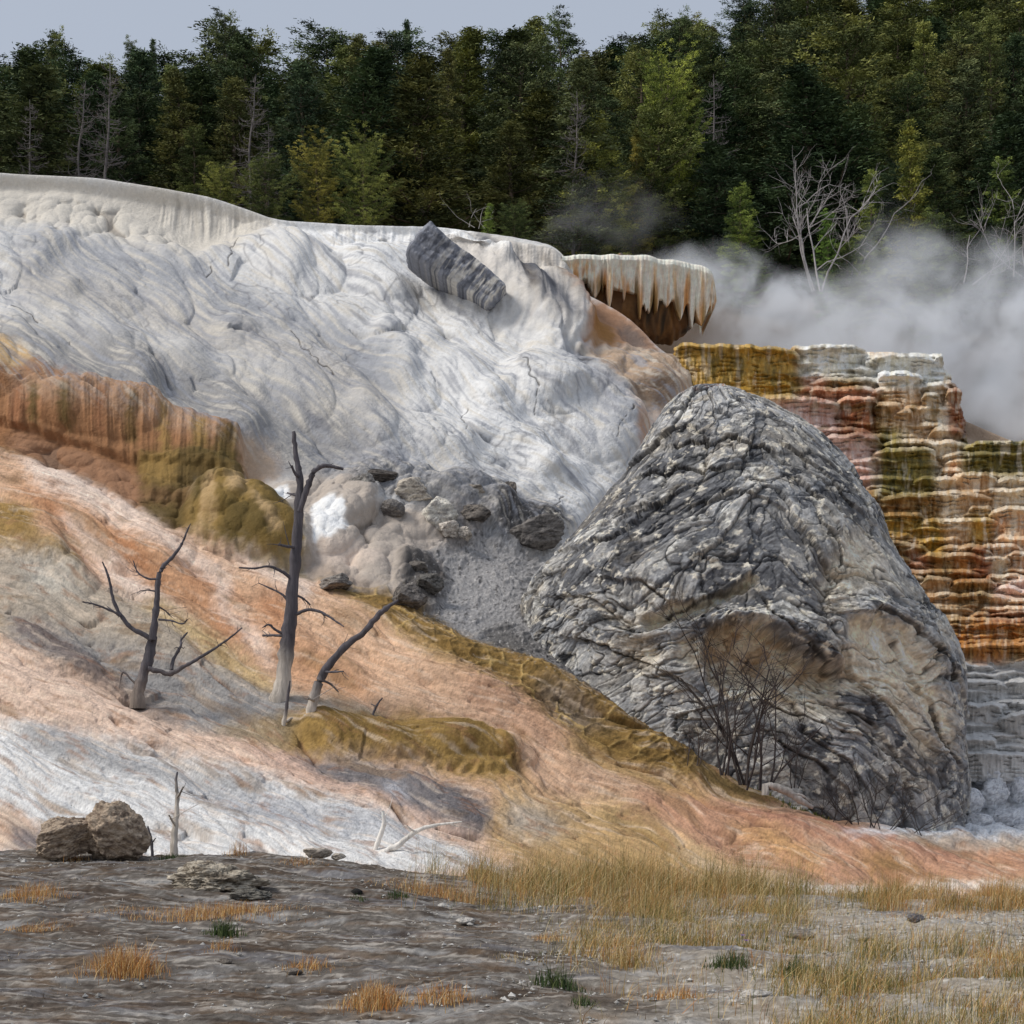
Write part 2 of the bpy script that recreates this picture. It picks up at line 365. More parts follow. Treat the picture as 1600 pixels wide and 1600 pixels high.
P = np.stack([WX, PDg, WZ], -1)
def grid_normals(P):
    du = np.gradient(P, axis=1); dv = np.gradient(P, axis=0)
    n_ = np.cross(du, dv); n_ /= np.linalg.norm(n_, axis=-1, keepdims=True)+1e-9
    return n_
N = grid_normals(P)
for ax in range(3):
    N[..., ax] = box_blur(N[..., ax], 5)
N /= np.linalg.norm(N, axis=-1, keepdims=True)
N[N[..., 1] > 0] *= -1 if False else 1
P = P+N*(H*PDg/F)[..., None]

# ---- colour of the deposits (stone albedo, with some crease shade painted in)
C_WHITE=(214,212,209); C_WARM=(208,199,184); C_GREY=(160,161,167); C_DGREY=(118,117,120); C_SLATE=(92,92,96)
C_PINK=(214,172,136); C_PALE=(232,208,188); C_ORANGE=(184,134,90); C_RUST=(158,104,64); C_GOLD=(158,124,58); C_OLIVE=(98,80,34)
C_SAND=(206,170,118); C_BROWN=(120,92,66); C_TAN=(190,160,130); C_SNOW=(243,242,240); C_STONE=(190,182,170); C_MAUVE=(172,152,145)
A = np.zeros(_gx.shape+(3,), np.float32); A[:] = lin(C_WHITE)
def paint(pts, c, f=8, k=1.0):
    m = (pm(pts, f)*k)[..., None]; A[:] = A*(1-m)+lin(c)*m
paint([(-300,430),(20,500),(200,520),(420,600),(560,660),(620,745),(500,735),(380,690),(300,640),(20,590),(-300,520)], (158,154,150), 18, .9)
paint([(-300,470),(20,530),(240,560),(420,660),(560,690),(620,745),(480,735),(380,690),(300,640),(20,590),(-300,520)], (136,134,134), 16, .75)
paint([(20,345),(300,400),(600,540),(640,610),(440,520),(200,440),(20,400)], (142,144,150), 18, .75)
paint([(20,400),(200,440),(440,520),(600,600),(640,680),(560,660),(400,580),(200,500),(20,480)], (164,158,152), 18, .8)
paint([(500,480),(560,520),(640,620),(600,620),(520,560)], (150,152,158), 10, .7)
paint([(560,350),(640,400),(820,560),(800,580),(640,480),(520,420)], C_SNOW, 18, .5)
paint([(-300,240),(20,268),(250,285),(430,340),(420,375),(300,400),(20,345),(-300,320)], C_WARM, 8, .85)
paint([(440,340),(560,345),(740,360),(720,410),(560,400),(440,370)], C_SNOW, 6, .8)
paint([(740,362),(892,400),(900,440),(870,540),(800,470)], C_WARM, 6, .8)
paint([(640,600),(760,580),(900,700),(950,760),(900,840),(860,800),(760,700)], C_SNOW, 24, .55)
paint([(880,560),(990,640),(1010,720),(940,700),(900,640)], C_GREY, 14, .55)
paint([(440,700),(620,700),(760,740),(900,830),(740,800),(560,740)], C_GREY, 12, .6)
paint([(690,372),(760,372),(880,400),(905,480),(912,540),(880,550),(820,515),(760,480),(700,440)], (206,198,188), 6, .9)
paint([(738,360),(768,376),(822,424),(868,474),(900,532),(858,536),(822,496),(796,455),(755,405)], (104,105,112), 7, .8)
paint([(770,392),(830,440),(866,490),(850,500),(810,455),(765,405)], (72,74,82), 4, .85)
paint([(856,402),(884,440),(900,500),(890,505),(866,450),(848,410)], (150,140,128), 5, .7)
paint([(806,452),(822,462),(836,500),(822,508),(812,480)], (78,70,64), 4, .8)
paint([(672,366),(700,369),(775,418),(800,448),(772,450),(720,410)], C_SNOW, 4, .8)
paint([(878,452),(925,460),(970,478),(1012,510),(1036,550),(1000,560),(905,560),(902,500)], (178,134,100), 4, 1)
paint([(880,455),(915,462),(935,500),(905,490)], (120,108,98), 5, .8)
paint([(965,500),(1000,510),(1020,545),(985,556)], (100,98,98), 6, .7)
paint([(910,515),(930,505),(955,520),(960,556),(915,556)], (168,116,48), 4, .95)
# apron of brown travertine left of the cascade
paint([(893,565),(1050,548),(1110,560),(1110,600),(1060,640),(1000,700),(975,640),(930,595)], C_TAN, 4, 1)
paint([(893,570),(905,562),(915,590),(900,590)], (70,72,80), 3, .9)
paint([(1000,560),(1080,560),(1100,590),(1060,600)], (132,112,96), 6, .8)
paint([(960,612),(1020,608),(1060,622),(1030,652),(990,640)], (120,96,74), 6, .85)
paint([(960,640),(1030,655),(1020,690),(990,670)], C_PALE, 4, .9)
paint([(975,660),(1010,690),(1000,720),(985,700)], C_ORANGE, 4, .8)
# orange cliff band
paint([(-300,380),(20,540),(45,555),(65,580),(20,585),(-300,480)], C_SAND, 4, 1)
paint([(-300,440),(20,580),(60,572),(150,600),(300,645),(400,695),(420,735),(370,745),(230,760),(20,720),(-300,620)], (156,108,66), 5, 1)
paint([(20,585),(150,602),(300,650),(360,675),(330,690),(150,640),(20,625)], (190,150,116), 8, .8)
paint([(20,612),(75,630),(65,660),(20,650)], C_RUST, 6, .8)
for x0, x1, c in ((48,64,C_OLIVE),(98,116,C_OLIVE),(196,214,(110,84,40)),(300,322,C_GOLD),(338,372,C_OLIVE),(20,36,C_RUST),(250,262,C_GOLD),(150,165,C_RUST)):
    yy = np.interp(x0, [20,150,300,370], [600,620,665,690])
    paint([(x0,yy),(x1,yy),(x1,yy+62),(x0,yy+52)], c, 5, .85)
paint([(370,680),(420,690),(450,720),(430,740),(385,735)], C_TAN, 8, .9)
paint([(20,660),(130,700),(240,740),(300,745),(300,830),(230,812),(20,715)], (158,114,80), 6, 1)
paint([(205,705),(350,700),(392,735),(370,760),(300,775),(220,765)], C_OLIVE, 6, .9)
paint([(215,708),(270,704),(270,760),(225,755)], C_GOLD, 6, .7)
paint([(215,770),(300,775),(300,830),(380,870),(480,880),(530,905),(500,915),(400,885),(290,850),(225,812)], C_OLIVE, 8, .95)
paint([(300,770),(345,745),(430,755),(470,800),(490,880),(420,885),(330,860),(280,830)], (140,112,50), 8, 1)
for q in ([(300,765),(330,750),(345,765),(315,800),(298,800)],[(335,850),(350,815),(420,810),(440,840),(430,862),(350,862)],[(405,768),(450,790),(455,808),(410,795)]):
    paint(q, C_OLIVE, 5, .85)
for q in ([(325,770),(335,775),(310,850),(300,850)],[(360,765),(385,770),(380,800),(355,800)],[(385,790),(400,800),(440,855),(425,860)],[(330,775),(340,770),(330,840),(322,840)]):
    paint(q, C_SAND, 4, .75)
# stone-coloured knobs in the middle
paint([(415,745),(480,730),(560,745),(600,800),(700,800),(760,800),(740,860),(680,880),(640,950),(520,905),(485,880),(470,810)], (186,172,158), 8, 1)
paint([(422,755),(450,752),(460,775),(440,785),(425,775)], C_SNOW, 3, .95)
paint([(490,790),(515,782),(540,800),(548,830),(520,850),(492,852)], C_SNOW, 3, .95)
paint([(488,852),(560,848),(600,880),(520,880)], C_PALE, 6, .6)
paint([(478,870),(540,880),(640,950),(540,920),(485,900)], (160,140,124), 8, .8)
paint([(520,728),(600,722),(820,775),(900,815),(880,840),(770,840),(700,850),(650,800),(560,765)], C_DGREY, 9, .75)
paint([(760,790),(830,790),(895,822),(840,842),(775,835)], (78,74,72), 5, .95)
paint([(640,860),(700,850),(760,830),(850,840),(880,900),(850,960),(1000,1090),(1100,1190),(1000,1130),(850,1045),(700,975),(620,950),(690,900)], (150,147,146), 9, 1)
paint([(860,960),(1000,1090),(1100,1190),(1000,1130),(850,1045),(760,1000)], (120,117,116), 9, .9)
paint([(615,870),(660,860),(700,890),(680,935),(640,945),(620,910)], (84,80,78), 6, .95)
paint([(760,960),(800,950),(850,1000),(830,1020),(770,1000)], (96,92,88), 8, .8)
# aprons
paint([(-300,590),(20,715),(230,812),(400,885),(500,912),(620,950),(700,972),(850,1040),(1000,1120),(1100,1190),(1250,1265),(1400,1300),(1960,1335),(1960,1440),(-300,1440)], C_PINK, 4, 1)
paint([(20,745),(120,775),(300,870),(430,960),(600,1080),(560,1110),(400,1050),(250,950),(20,820)], (200,146,102), 20, .8)
paint([(60,800),(150,815),(220,860),(320,960),(380,1000),(300,1010),(190,900),(110,860)], C_ORANGE, 14, .8)
for q in ([(280,880),(350,920),(350,945),(290,915)],[(330,950),(400,985),(390,1010),(330,990)],[(395,930),(440,930),(450,990),(410,975)],[(20,765),(60,780),(170,860),(110,840)],[(160,830),(210,850),(260,920),(200,890)]):
    paint(q, (180,120,74), 8, .8)
for q in ([(40,735),(100,740),(260,830),(360,900),(345,915),(230,850),(60,770)],[(90,810),(120,820),(250,930),(320,1000),(300,1010),(180,930),(140,880)],[(340,900),(360,900),(350,950),(410,1000),(440,1060),(400,1020),(330,950)],[(330,860),(500,910),(480,950),(440,930)],[(20,722),(70,735),(250,815),(240,822),(60,750)]):
    paint(q, (238,214,196), 8, .75)
paint([(-300,720),(20,790),(55,810),(60,860),(85,870),(120,880),(130,915),(90,905),(20,880),(-300,800)], C_GOLD, 8, .95)
paint([(100,880),(125,885),(132,915),(110,912)], C_OLIVE, 5, .8)
paint([(20,800),(40,805),(50,860),(20,860)], (120,92,38), 8, .6)
paint([(-300,780),(20,868),(100,895),(240,950),(340,1010),(440,1080),(600,1110),(620,1150),(480,1150),(300,1115),(150,1050),(20,1000),(-300,900)], (172,157,138), 10, 1)
paint([(20,880),(110,905),(130,940),(60,930)], (200,194,180), 12, .7)
paint([(20,960),(150,1000),(250,1040),(420,1090),(600,1150),(420,1165),(290,1150),(160,1060),(20,1005)], (148,145,143), 10, .95)
paint([(20,960),(70,975),(150,1030),(200,1070),(160,1075),(70,1010),(20,990)], (116,98,90), 8, .85)
paint([(150,1040),(215,1075),(290,1120),(300,1145),(250,1120),(170,1075)], (134,112,98), 8, .7)
paint([(240,940),(350,1010),(440,1070),(420,1085),(320,1030),(220,960)], (196,164,104), 8, .8)
paint([(-300,890),(20,1010),(160,1075),(290,1145),(420,1175),(600,1230),(800,1330),(740,1330),(500,1260),(300,1190),(20,1130),(-300,1060)], (222,190,166), 9, 1)
paint([(300,1150),(480,1175),(700,1270),(780,1320),(640,1280),(430,1210)], (206,168,146), 12, .8)
paint([(-300,1060),(20,1125),(200,1165),(430,1225),(640,1290),(820,1375),(620,1370),(20,1340),(-300,1340)], C_WHITE, 9, 1)
paint([(20,1130),(90,1140),(240,1200),(420,1230),(360,1240),(200,1215),(60,1170)], (150,148,148), 10, .85)
paint([(250,1235),(420,1245),(600,1290),(700,1330),(560,1310),(380,1290)], (164,165,170), 10, .8)
paint([(-300,1260),(20,1265),(60,1290),(80,1330),(-300,1330)], (186,146,112), 7, .8)
paint([(20,1298),(70,1300),(70,1335),(20,1335)], (120,112,112), 6, .9)
paint([(330,1140),(480,1125),(640,1115),(700,1140),(780,1170),(805,1195),(800,1225),(850,1245),(760,1235),(640,1195),(500,1180),(400,1165)], C_GOLD, 8, 1)
paint([(300,1140),(460,1138),(450,1160),(380,1160)], (150,138,120), 12, .9)
for q in ([(480,1125),(600,1115),(640,1130),(500,1140)],[(690,1150),(715,1150),(745,1195),(725,1200)],[(780,1190),(820,1210),(830,1235),(795,1225)],[(500,1140),(620,1150),(660,1180),(520,1170)]):
    paint(q, (112,86,34), 6, .7)
paint([(450,1180),(560,1185),(700,1225),(775,1270),(770,1310),(730,1300),(640,1270),(500,1210)], (120,114,114), 9, 1)
paint([(590,1225),(620,1230),(640,1260),(600,1250)], (190,190,196), 8, .7)
paint([(780,1235),(870,1250),(960,1260),(1080,1310),(1200,1380),(1200,1400),(880,1400),(760,1320)], (186,150,94), 10, .9)
paint([(790,1260),(850,1265),(900,1300),(850,1320),(790,1300)], (170,160,148), 12, .8)
paint([(920,1262),(960,1262),(1100,1330),(1170,1380),(1120,1370),(1000,1310)], (128,98,44), 7, .7)
paint([(860,1250),(960,1250),(1080,1300),(1240,1390),(1180,1395),(1040,1310)], (216,180,120), 10, .5)
paint([(960,1250),(1080,1240),(1200,1275),(1400,1310),(1960,1355),(1960,1375),(1400,1385),(1230,1392),(1100,1320)], (186,136,104), 9, .9)
paint([(1120,1250),(1260,1285),(1420,1320),(1530,1345),(1500,1352),(1330,1330),(1180,1290)], (164,112,88), 9, .75)
paint([(1120,1290),(1200,1300),(1290,1345),(1280,1360),(1200,1330)], (206,156,92), 8, .8)
paint([(1320,1340),(1400,1345),(1450,1370),(1380,1370)], (150,112,56), 7, .8)
paint([(1040,1310),(1120,1350),(1250,1380),(1220,1392),(1100,1360)], (232,206,180), 10, .8)
paint([(1150,1385),(1400,1386),(1960,1392),(1960,1400),(1200,1400)], (240,232,224), 4, .9)
# golden net between the pink apron and the grey talus
paint([(495,905),(560,918),(640,930),(700,958),(860,1038),(1010,1118),(1110,1188),(1240,1258),(1190,1260),(1060,1220),(960,1190),(840,1130),(760,1070),(660,1010),(600,975)], (142,110,50), 6, 1)
paint([(600,975),(660,1005),(760,1065),(850,1125),(960,1185),(1130,1250),(1060,1250),(900,1190),(780,1120),(690,1050)], (180,144,84), 8, .9)
paint([(830,1060),(900,1080),(960,1140),(900,1140),(840,1100)], (120,108,98), 10, .7)
paint([(1040,1170),(1110,1190),(1210,1240),(1200,1255),(1100,1230)], (112,94,58), 8, .7)
paint([(690,1040),(800,1080),(900,1160),(860,1180),(740,1110)], (206,158,128), 14, .8)
# pale wall and white rubble at the far right foot
paint([(1380,1020),(1960,1020),(1960,1330),(1400,1310),(1560,1250),(1500,1100)], (196,194,192), 6, 1)
paint([(1500,1150),(1545,1170),(1560,1210),(1500,1230)], (128,126,126), 10, .8)
paint([(1480,1215),(1960,1200),(1960,1325),(1300,1315),(1420,1290)], (226,228,232), 6, 1)
paint([(1400,1310),(1960,1318),(1960,1335),(1400,1330)], (190,170,150), 5, .9)
paint([(1430,900),(1960,900),(1960,1032),(1450,1032)], (140,92,42), 5, 1)
paint([(1500,600),(1960,660),(1960,720),(1500,700)], C_PALE, 5, 1)
paint([(1040,535),(1480,535),(1960,700),(1960,900),(1400,900),(1300,760),(1150,640),(1060,600)], (186,160,134), 5, 1)

ca = sample(A, PXg+wxp*.35+6*perlin2(PXg/11, PYg/8, 60), PYg+wyp*.3+5*perlin2(PXg/13, PYg/7, 61)).astype(np.float32)
st = fbm2(a36/70, b36/7, 4, 62, .6); st2 = fbm2(a24/90, b24/6, 4, 63, .65); fl = fbm2(PXg/9, PYg/120, 3, 64)
def mixc(c, k, mask): 
    m = np.clip(mask, 0, 1)[..., None]*k
    return ca*(1-m)+lin(c)*m
kd_ = sample(poly_mask([(720,366),(900,400),(915,550),(800,530),(690,440)], 8), PXg, PYg)
wl = mk['lobe']*(1-mk['apron'])*(1-.6*kd_)
ca = mixc(C_GREY, .75, wl*smooth(.05, .55, st)); ca = mixc(C_WARM, .7, wl*smooth(.0, .5, -st))
ca = mixc((120,122,132), .6, wl*smooth(.28, .7, fbm2(a36/120, b36/16, 4, 65)))
ca = mixc((110,108,112), .5, wl*(1-smooth(0, .10, np.abs(fbm2(a36/60, b36/26, 3, 70))))*smooth(0, .3, fbm2(QX/160, QY/90, 2, 71)))
ap = mk['apron']
ca = ca*(1+ap*.22*st2)[..., None]
ca = mixc((232,208,182), .38, ap*smooth(.10, .5, fbm2(a24/90, b24/9, 5, 66, .62)))
ca = mixc((150,104,70), .6, ap*(1-mk['net'])*smooth(.10, .6, fbm2(a24/60, b24/11, 5, 67, .62))*.9)
ca = mixc((136,104,62), .45, ap*smooth(.15, .5, fbm2(a24/140, b24/30, 5, 68, .6)))
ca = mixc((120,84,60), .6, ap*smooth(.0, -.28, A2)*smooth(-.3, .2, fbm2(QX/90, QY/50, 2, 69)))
ca = mixc((206,170,96), .8, mk['net']*ridge*smooth(-.3, .3, fbm2(QX/60, QY/40, 2, 72)))
ca = mixc((84,66,28), .6, mk['net']*smooth(0, .5, fbm2(QX/18, QY/10, 3, 73)))
ca = ca*(1-.30*mk['flute']*np.clip(fl, -.6, 1))[..., None]
spk = fbm2(PXg/4, PYg/3, 3, 74, .7)
fs = fbm2(a24/34, b24/2.6, 3, 90, .7); fs2 = fbm2(a36/26, b36/2.8, 3, 91, .7); gr = fbm2(PXg/2.6, PYg/2.2, 2, 92, .8)
ca = ca*(1+ap*(.30*fs+.26*gr)+wl*(.10*fs2+.05*gr)+mk['flute']*.10*gr)[..., None]
crs = smooth(.10, -.25, L2)*.5+smooth(.05, -.28, L1)*.5       # seams between the lobes darkened: grey stain plus painted-in crease shade
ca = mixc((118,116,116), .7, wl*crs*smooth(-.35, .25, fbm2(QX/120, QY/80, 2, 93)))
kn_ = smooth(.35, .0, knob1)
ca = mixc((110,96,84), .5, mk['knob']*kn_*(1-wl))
ca = ca*(1+(mk['rough']*.45+.06)*spk+mk['net']*.2*spk)[..., None]
ca = mixc((60,58,58), .8, mk['rough']*smooth(.2, .6, fbm2(QX/12, QY/6, 4, 75, .6)))
ca = mixc((214,208,202), .6, mk['rough']*smooth(.42, .6, fbm2(PXg/6, PYg/4, 3, 76)))
# hairline cracks
def crack(pts, wpx=1.0):
    global ca
    P_ = np.array(pts, float); dmin = np.full(PXg.shape, 99.0)
    x = PXg+5*perlin2(PXg/14, PYg/14, 80); y = PYg+5*perlin2(PXg/14, PYg/14, 81)
    for (xa, ya), (xb, yb) in zip(P_[:-1], P_[1:]):
        t = np.clip(((x-xa)*(xb-xa)+(y-ya)*(yb-ya))/((xb-xa)**2+(yb-ya)**2), 0, 1)
        dmin = np.minimum(dmin, np.hypot(x-xa-t*(xb-xa), y-ya-t*(yb-ya)))
    m = 1-smooth(wpx*.4, wpx*1.3, dmin); ca = mixc((62,56,52), .85, m)
    return m
ck = 0
for c in ([(375,372),(362,385),(364,398),(357,412)],[(329,412),(324,432)],[(812,585),(820,610),(832,625),(836,650)],[(730,640),(722,655),(728,672),(724,690)],[(975,670),(955,690),(952,705)],
          [(1190,590),(1178,622)],[(1545,1080),(1530,1125)],[(455,515),(480,560),(520,600)],[(860,800),(880,780)],[(20,478),(60,500)],[(700,800),(720,830)]):
    ck = ck+crack(c)
P = P-N*(np.clip(ck, 0, 1)*1.2*PDg/F)[..., None]
lum = ca.mean(-1, keepdims=True); ca = np.clip((lum+(ca-lum)*.86)*1.02, .01, .88)

M_TRAV = material('travertine', .9, .18, bumps=((3, .05, 'n'), (12, .022, 'n')), vary=.10, vary_scale=5)
# plateau behind the rim, then down into the hillside
back = []; bcol = []
top = P[-1]
for dy, dz in ((.5, .05), (1.5, -.02), (4, -.2), (7, -.8), (10, -3)):
    q = top.copy(); q[:, 1] += dy; q[:, 2] += dz; back.append(q); bcol.append(ca[-1]*.97)
P = np.concatenate([P, np.array(back)], 0); ca = np.concatenate([ca, np.array(bcol)], 0)
nr, nc = P.shape[:2]
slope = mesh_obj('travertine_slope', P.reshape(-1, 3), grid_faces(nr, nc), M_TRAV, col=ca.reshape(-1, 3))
tag(slope, 'huge white, grey and orange travertine slope running down from the rim', 'hillside', kind='structure')
# ------------------------------------------------------------------ foreground ground, one sheet to the horizon
def ground_z(X, Y):
    px = X/np.maximum(Y, 1)*F+800
    lift = np.interp(px, [-600, 20, 400, 620, 800, 1000, 1600], [.74, .70, .62, .45, .17, .05, -.05])
    z = lift*smooth(13, 28, Y)
    z = z+0.16*fbm2(X/3.2, Y/2.6, 4, 90)*smooth(9, 14, Y)
    edge = smooth(28.3, 30.5, Y+2.2*fbm2(X/1.6, Y/4, 4, 91, .6))
    return z-edge*1.6
gx = np.concatenate([-np.geomspace(12, 900, 40)[::-1], np.arange(-11.9, 11.9, .035), np.geomspace(12, 900, 40)])
gy = np.concatenate([np.linspace(-60, 8.5, 24), 9+np.cumsum(.028*np.linspace(1, 3.4, 440)), np.geomspace(41, 1200, 30)])
X, Y = np.meshgrid(gx, gy); Z = ground_z(X, Y)
near = smooth(8, 10, Y)*(1-smooth(32, 36, Y))
r1 = fbm2(X/.55, Y/1.4, 5, 92, .6)
Z = Z+near*(.022*np.abs(r1)+.02*np.floor(fbm2(X/1.3+.2*r1, Y/1.1, 3, 93)*6)/3+.016*fbm2(X/.07, Y/.12, 4, 94, .65)+.014*np.floor(fbm2(X/.9, Y/.45, 5, 104, .6)*6)/2.5)
px = X/np.maximum(Y, 1)*F+800; py = HZ-(Z-CZ)/np.maximum(Y, 1)*F
def cmix(base, c, m): m = np.clip(m, 0, 1)[..., None]; return base*(1-m)+lin(c)*m
base = np.zeros(X.shape+(3,)); base[:] = lin((104,98,92))
right = smooth(600, 1250, px+200*fbm2(X/2, Y/3, 2, 95))
base = cmix(base, (172,162,148), right*.8)
base = cmix(base, (78,66,56), smooth(-.1, .45, fbm2(X/1.6, Y/.9, 4, 96))*(1-right)*.85)
base = cmix(base, (150,148,146), smooth(.1, .5, fbm2(X/1.1, Y/.5, 4, 97))*.7)
base = cmix(base, (112,110,112), smooth(.25, .5, fbm2(X/1.7, Y/1.2, 3, 98))*.7)
base = cmix(base, (134,108,80), smooth(.2, .6, fbm2(X/.8, Y/1.1, 4, 99))*.35)
base = base*(1+.55*fbm2(X/.06, Y/.12, 4, 100, .75)*near)[..., None]
base = cmix(base, (206,200,190), smooth(.35, .55, fbm2(X/.11, Y/.2, 3, 101))*(.25+.7*right))
base = cmix(base, (60,50,42), smooth(.1, .4, fbm2(X/.5, Y/.16, 4, 102, .65))*(1-.6*right)*.8)
base = cmix(base, (184,176,166), smooth(.15, .4, fbm2(X/.7, Y/.14, 5, 105, .7))*.65)
base = cmix(base, (92,74,58), smooth(.1, .4, fbm2(X/1.4, Y/.22, 5, 106, .65))*(1-right)*.7)
base = np.clip(base, .01, .8)
M_SOIL = material('soil', .95, .1, bumps=((6, .03, 'n'), (45, .012, 'n')), vary=.2, vary_scale=14)
g = mesh_obj('ground', np.stack([X, Y, Z], -1).reshape(-1, 3), grid_faces(*X.shape), M_SOIL, col=base.reshape(-1, 3))
tag(g, 'grey brown bare foreground ground with pebbles and dry crust', 'ground', kind='structure')
def gz(x, y): return float(ground_z(np.array([x], float), np.array([y], float))[0])
def ground_at(px, py):
    """world point of the ground seen along a photo pixel"""
    Ys = np.linspace(9.5, 29, 400); Xs = (px-800)/F*Ys
    pys = HZ-(ground_z(Xs, Ys)-CZ)/Ys*F
    i = int(np.argmax(pys <= py)) if (pys <= py).any() else len(Ys)-40
    return float(Xs[i]), float(Ys[i]), gz(Xs[i], Ys[i])
# ------------------------------------------------------------------ the big dark rock cone
MS = np.array([(603,1108,1128),(604.5,1095,1146),(608,1082,1162),(620,1058,1196),(650,1032,1246),(700,1000,1298),(750,962,1337),(800,918,1364),(850,872,1378),
 (900,826,1402),(950,812,1428),(1000,816,1450),(1050,822,1468),(1100,828,1484),(1150,832,1496),(1200,836,1504),(1300,836,1514),(1400,836,1518)], float)
MY = 45.0
nv_ = 800
th = np.linspace(0, 2*PI, 1600, endpoint=False)
arc = np.cumsum(np.hypot(np.diff(MS[:, 0]), np.diff(MS[:, 2]))); arc = np.concatenate([[0], arc])
tt = np.linspace(0, arc[-1], nv_)
my = np.interp(tt, arc, MS[:, 0]); ml = np.interp(my, MS[:, 0], MS[:, 1]); mr_ = np.interp(my, MS[:, 0], MS[:, 2])
k_ = np.exp(-.5*(np.arange(-20, 21)/8.)**2); k_ /= k_.sum()
sm = lambda v: np.convolve(np.pad(v, 20, mode='reflect', reflect_type='odd'), k_, 'valid')
ml, mr_, my = sm(ml), sm(mr_), sm(my)
half = np.maximum((mr_-ml)/2, 1)/F*MY; cxm = ((mr_+ml)/2-800)/F*MY; mz = CZ+(HZ-my)/F*MY
e = 2.15
cs, sn = np.cos(th), np.sin(th)
sx = np.sign(cs)*np.abs(cs)**(2/e); sy = np.sign(sn)*np.abs(sn)**(2/e)
bY = half*.86
MXg = cxm[:, None]+half[:, None]*sx[None]; MYg = MY+bY[:, None]*sy[None]+.0*half[:, None]; MZg = np.repeat(mz[:, None], len(th), 1)
MP = np.stack([MXg, MYg, MZg], -1)
capz = np.array([[cxm[0], MY, mz[0]+.02]])
MN = grid_normals(np.concatenate([MP[:, -3:], MP, MP[:, :3]], 1))[:, 3:-3]
ctr = np.stack([cxm[:, None]+0*MXg, MY+0*MXg, MZg-3], -1)
sg = np.sign(np.sum(MN*(MP-ctr), -1, keepdims=True)); MN = MN*sg
for ax in range(3): MN[..., ax] = box_blur(MN[..., ax], 4)
MN /= np.linalg.norm(MN, axis=-1, keepdims=True)
x, y, z = MP[..., 0], MP[..., 1], MP[..., 2]
mpx = x/y*F+800; mpy = HZ-(z-CZ)/y*F
front = smooth(.1, -.25, sn)[None]*np.ones_like(x)
# banding that drapes over the cone: steeper towards the right flank, dipping left on the left flank
w1 = fbm3(x*.35, y*.35, z*.35, 3, 1)
u = (x-cxm[:, None])*.55
zz = z+.35*np.abs(x-6.7)*np.where(x < 6.7, 1., 1.5)+.7*w1
n1 = fbm3(x*.42+.35*w1, y*.42, zz*1.0, 5, 2, .55)
n2 = fbm3(x*.9, y*.9, zz*1.9, 5, 3, .6)
n3 = fbm3(x*2.6, y*2.6, zz*4.2, 4, 4, .6)
n4 = fbm3(x*8, y*8, zz*13, 3, 5, .6)
def stair(v, n_, sharp=.18):
    q = v*n_; f = np.floor(q); return (f+smooth(1-sharp, 1, q-f))/n_
s1 = stair(n1, 6, .10); s2 = stair(n2, 5, .12); s3 = stair(n3, 4, .2)
n1b = fbm3(x*.36+.3*w1, y*.36, zz*.62, 3, 2, .5); s1 = stair(n1b, 7, .30)
rgh = .3+.7*smooth(-.15, .25, fbm3(x*.5, y*.5, zz*.5, 3, 19))
D = .16*s1+rgh*(.035*s2+.028*n3)+.006*n4+.05*n1
# angular plates of crust
au = np.arctan2(y-MY, x-cxm[:, None])*4.2; av = zz*1.0
pc1 = cells(au*.50+.14*n2, av*.75+.14*n1, 31); pc2 = cells(au*1.3+.16*n3, av*1.9+.16*n2, 32); pc3 = cells(au*3.6+.2*n3, av*5.2+.2*n3, 33)
gap1 = 1-smooth(.0, .07, pc1[1]-pc1[0]); gap2 = 1-smooth(0, .10, pc2[1]-pc2[0])
D += .20*(pc1[2]-.5)+.075*(pc2[2]-.5)+.028*(pc3[2]-.5)+.06*(pc2[0]*np.cos(pc2[2]*40))*.5+.04*(.5-pc2[0])*(pc2[2]-.3)-.05*gap1-.03*gap2
# billows on the big scale
D += .35*fbm3(x*.16, y*.16, z*.16, 2, 6)
# plates of crust, broken off inside these outlines (photo pixels of the near face)
def pmm(pts, f): return sample(poly_mask(pts, f), mpx+9*n2+4*n1, mpy+8*n3+4*w1)*front
alc = pmm([(1098,1000),(1108,984),(1135,972),(1170,976),(1210,990),(1240,1012),(1290,1038),(1318,1052),(1316,1088),(1230,1092),(1140,1090),(1100,1062)], 3)
alc2 = sample(poly_mask([(1090,1010),(1130,975),(1220,995),(1318,1050),(1316,1110),(1200,1120),(1100,1090)], 22), mpx, mpy)*front
brk = pmm([(1000,975),(1040,952),(1090,940),(1130,920),(1172,902),(1188,908),(1160,925),(1100,955),(1060,966),(1010,990)], 3)
exp_ = np.maximum.reduce([brk, alc,
    0*alc, pmm([(1190,985),(1260,1000),(1310,1038),(1350,1020),(1330,985),(1250,975),(1210,972)], 6)*.0,
    pmm([(1320,930),(1372,905),(1352,850),(1330,830),(1300,860),(1290,930),(1300,960)], 14)*.8,
    pmm([(1330,965),(1375,962),(1420,1000),(1450,1060),(1478,1130),(1490,1180),(1470,1160),(1430,1100),(1385,1040),(1325,1000)], 6),
    pmm([(1310,1020),(1370,1000),(1400,1050),(1430,1110),(1470,1190),(1440,1180),(1380,1090),(1320,1075)], 7)*.8,
    pmm([(1060,1000),(1095,1000),(1092,1050),(1060,1030)], 6)*.9,
    pmm([(960,1005),(1010,1000),(1040,1030),(1000,1050)], 8)*.6,
    pmm([(1195,1085),(1310,1092),(1330,1110),(1280,1120),(1200,1110)], 8)*.6])
lip = pmm([(1110,968),(1135,955),(1200,962),(1260,985),(1320,1030),(1322,1046),(1280,1028),(1215,985),(1170,970),(1120,976)], 4)
D = D-1.0*alc*(1-.75*smooth(1020, 1095, mpy))-.30*alc2-.30*np.maximum(exp_-alc, 0)+.50*lip
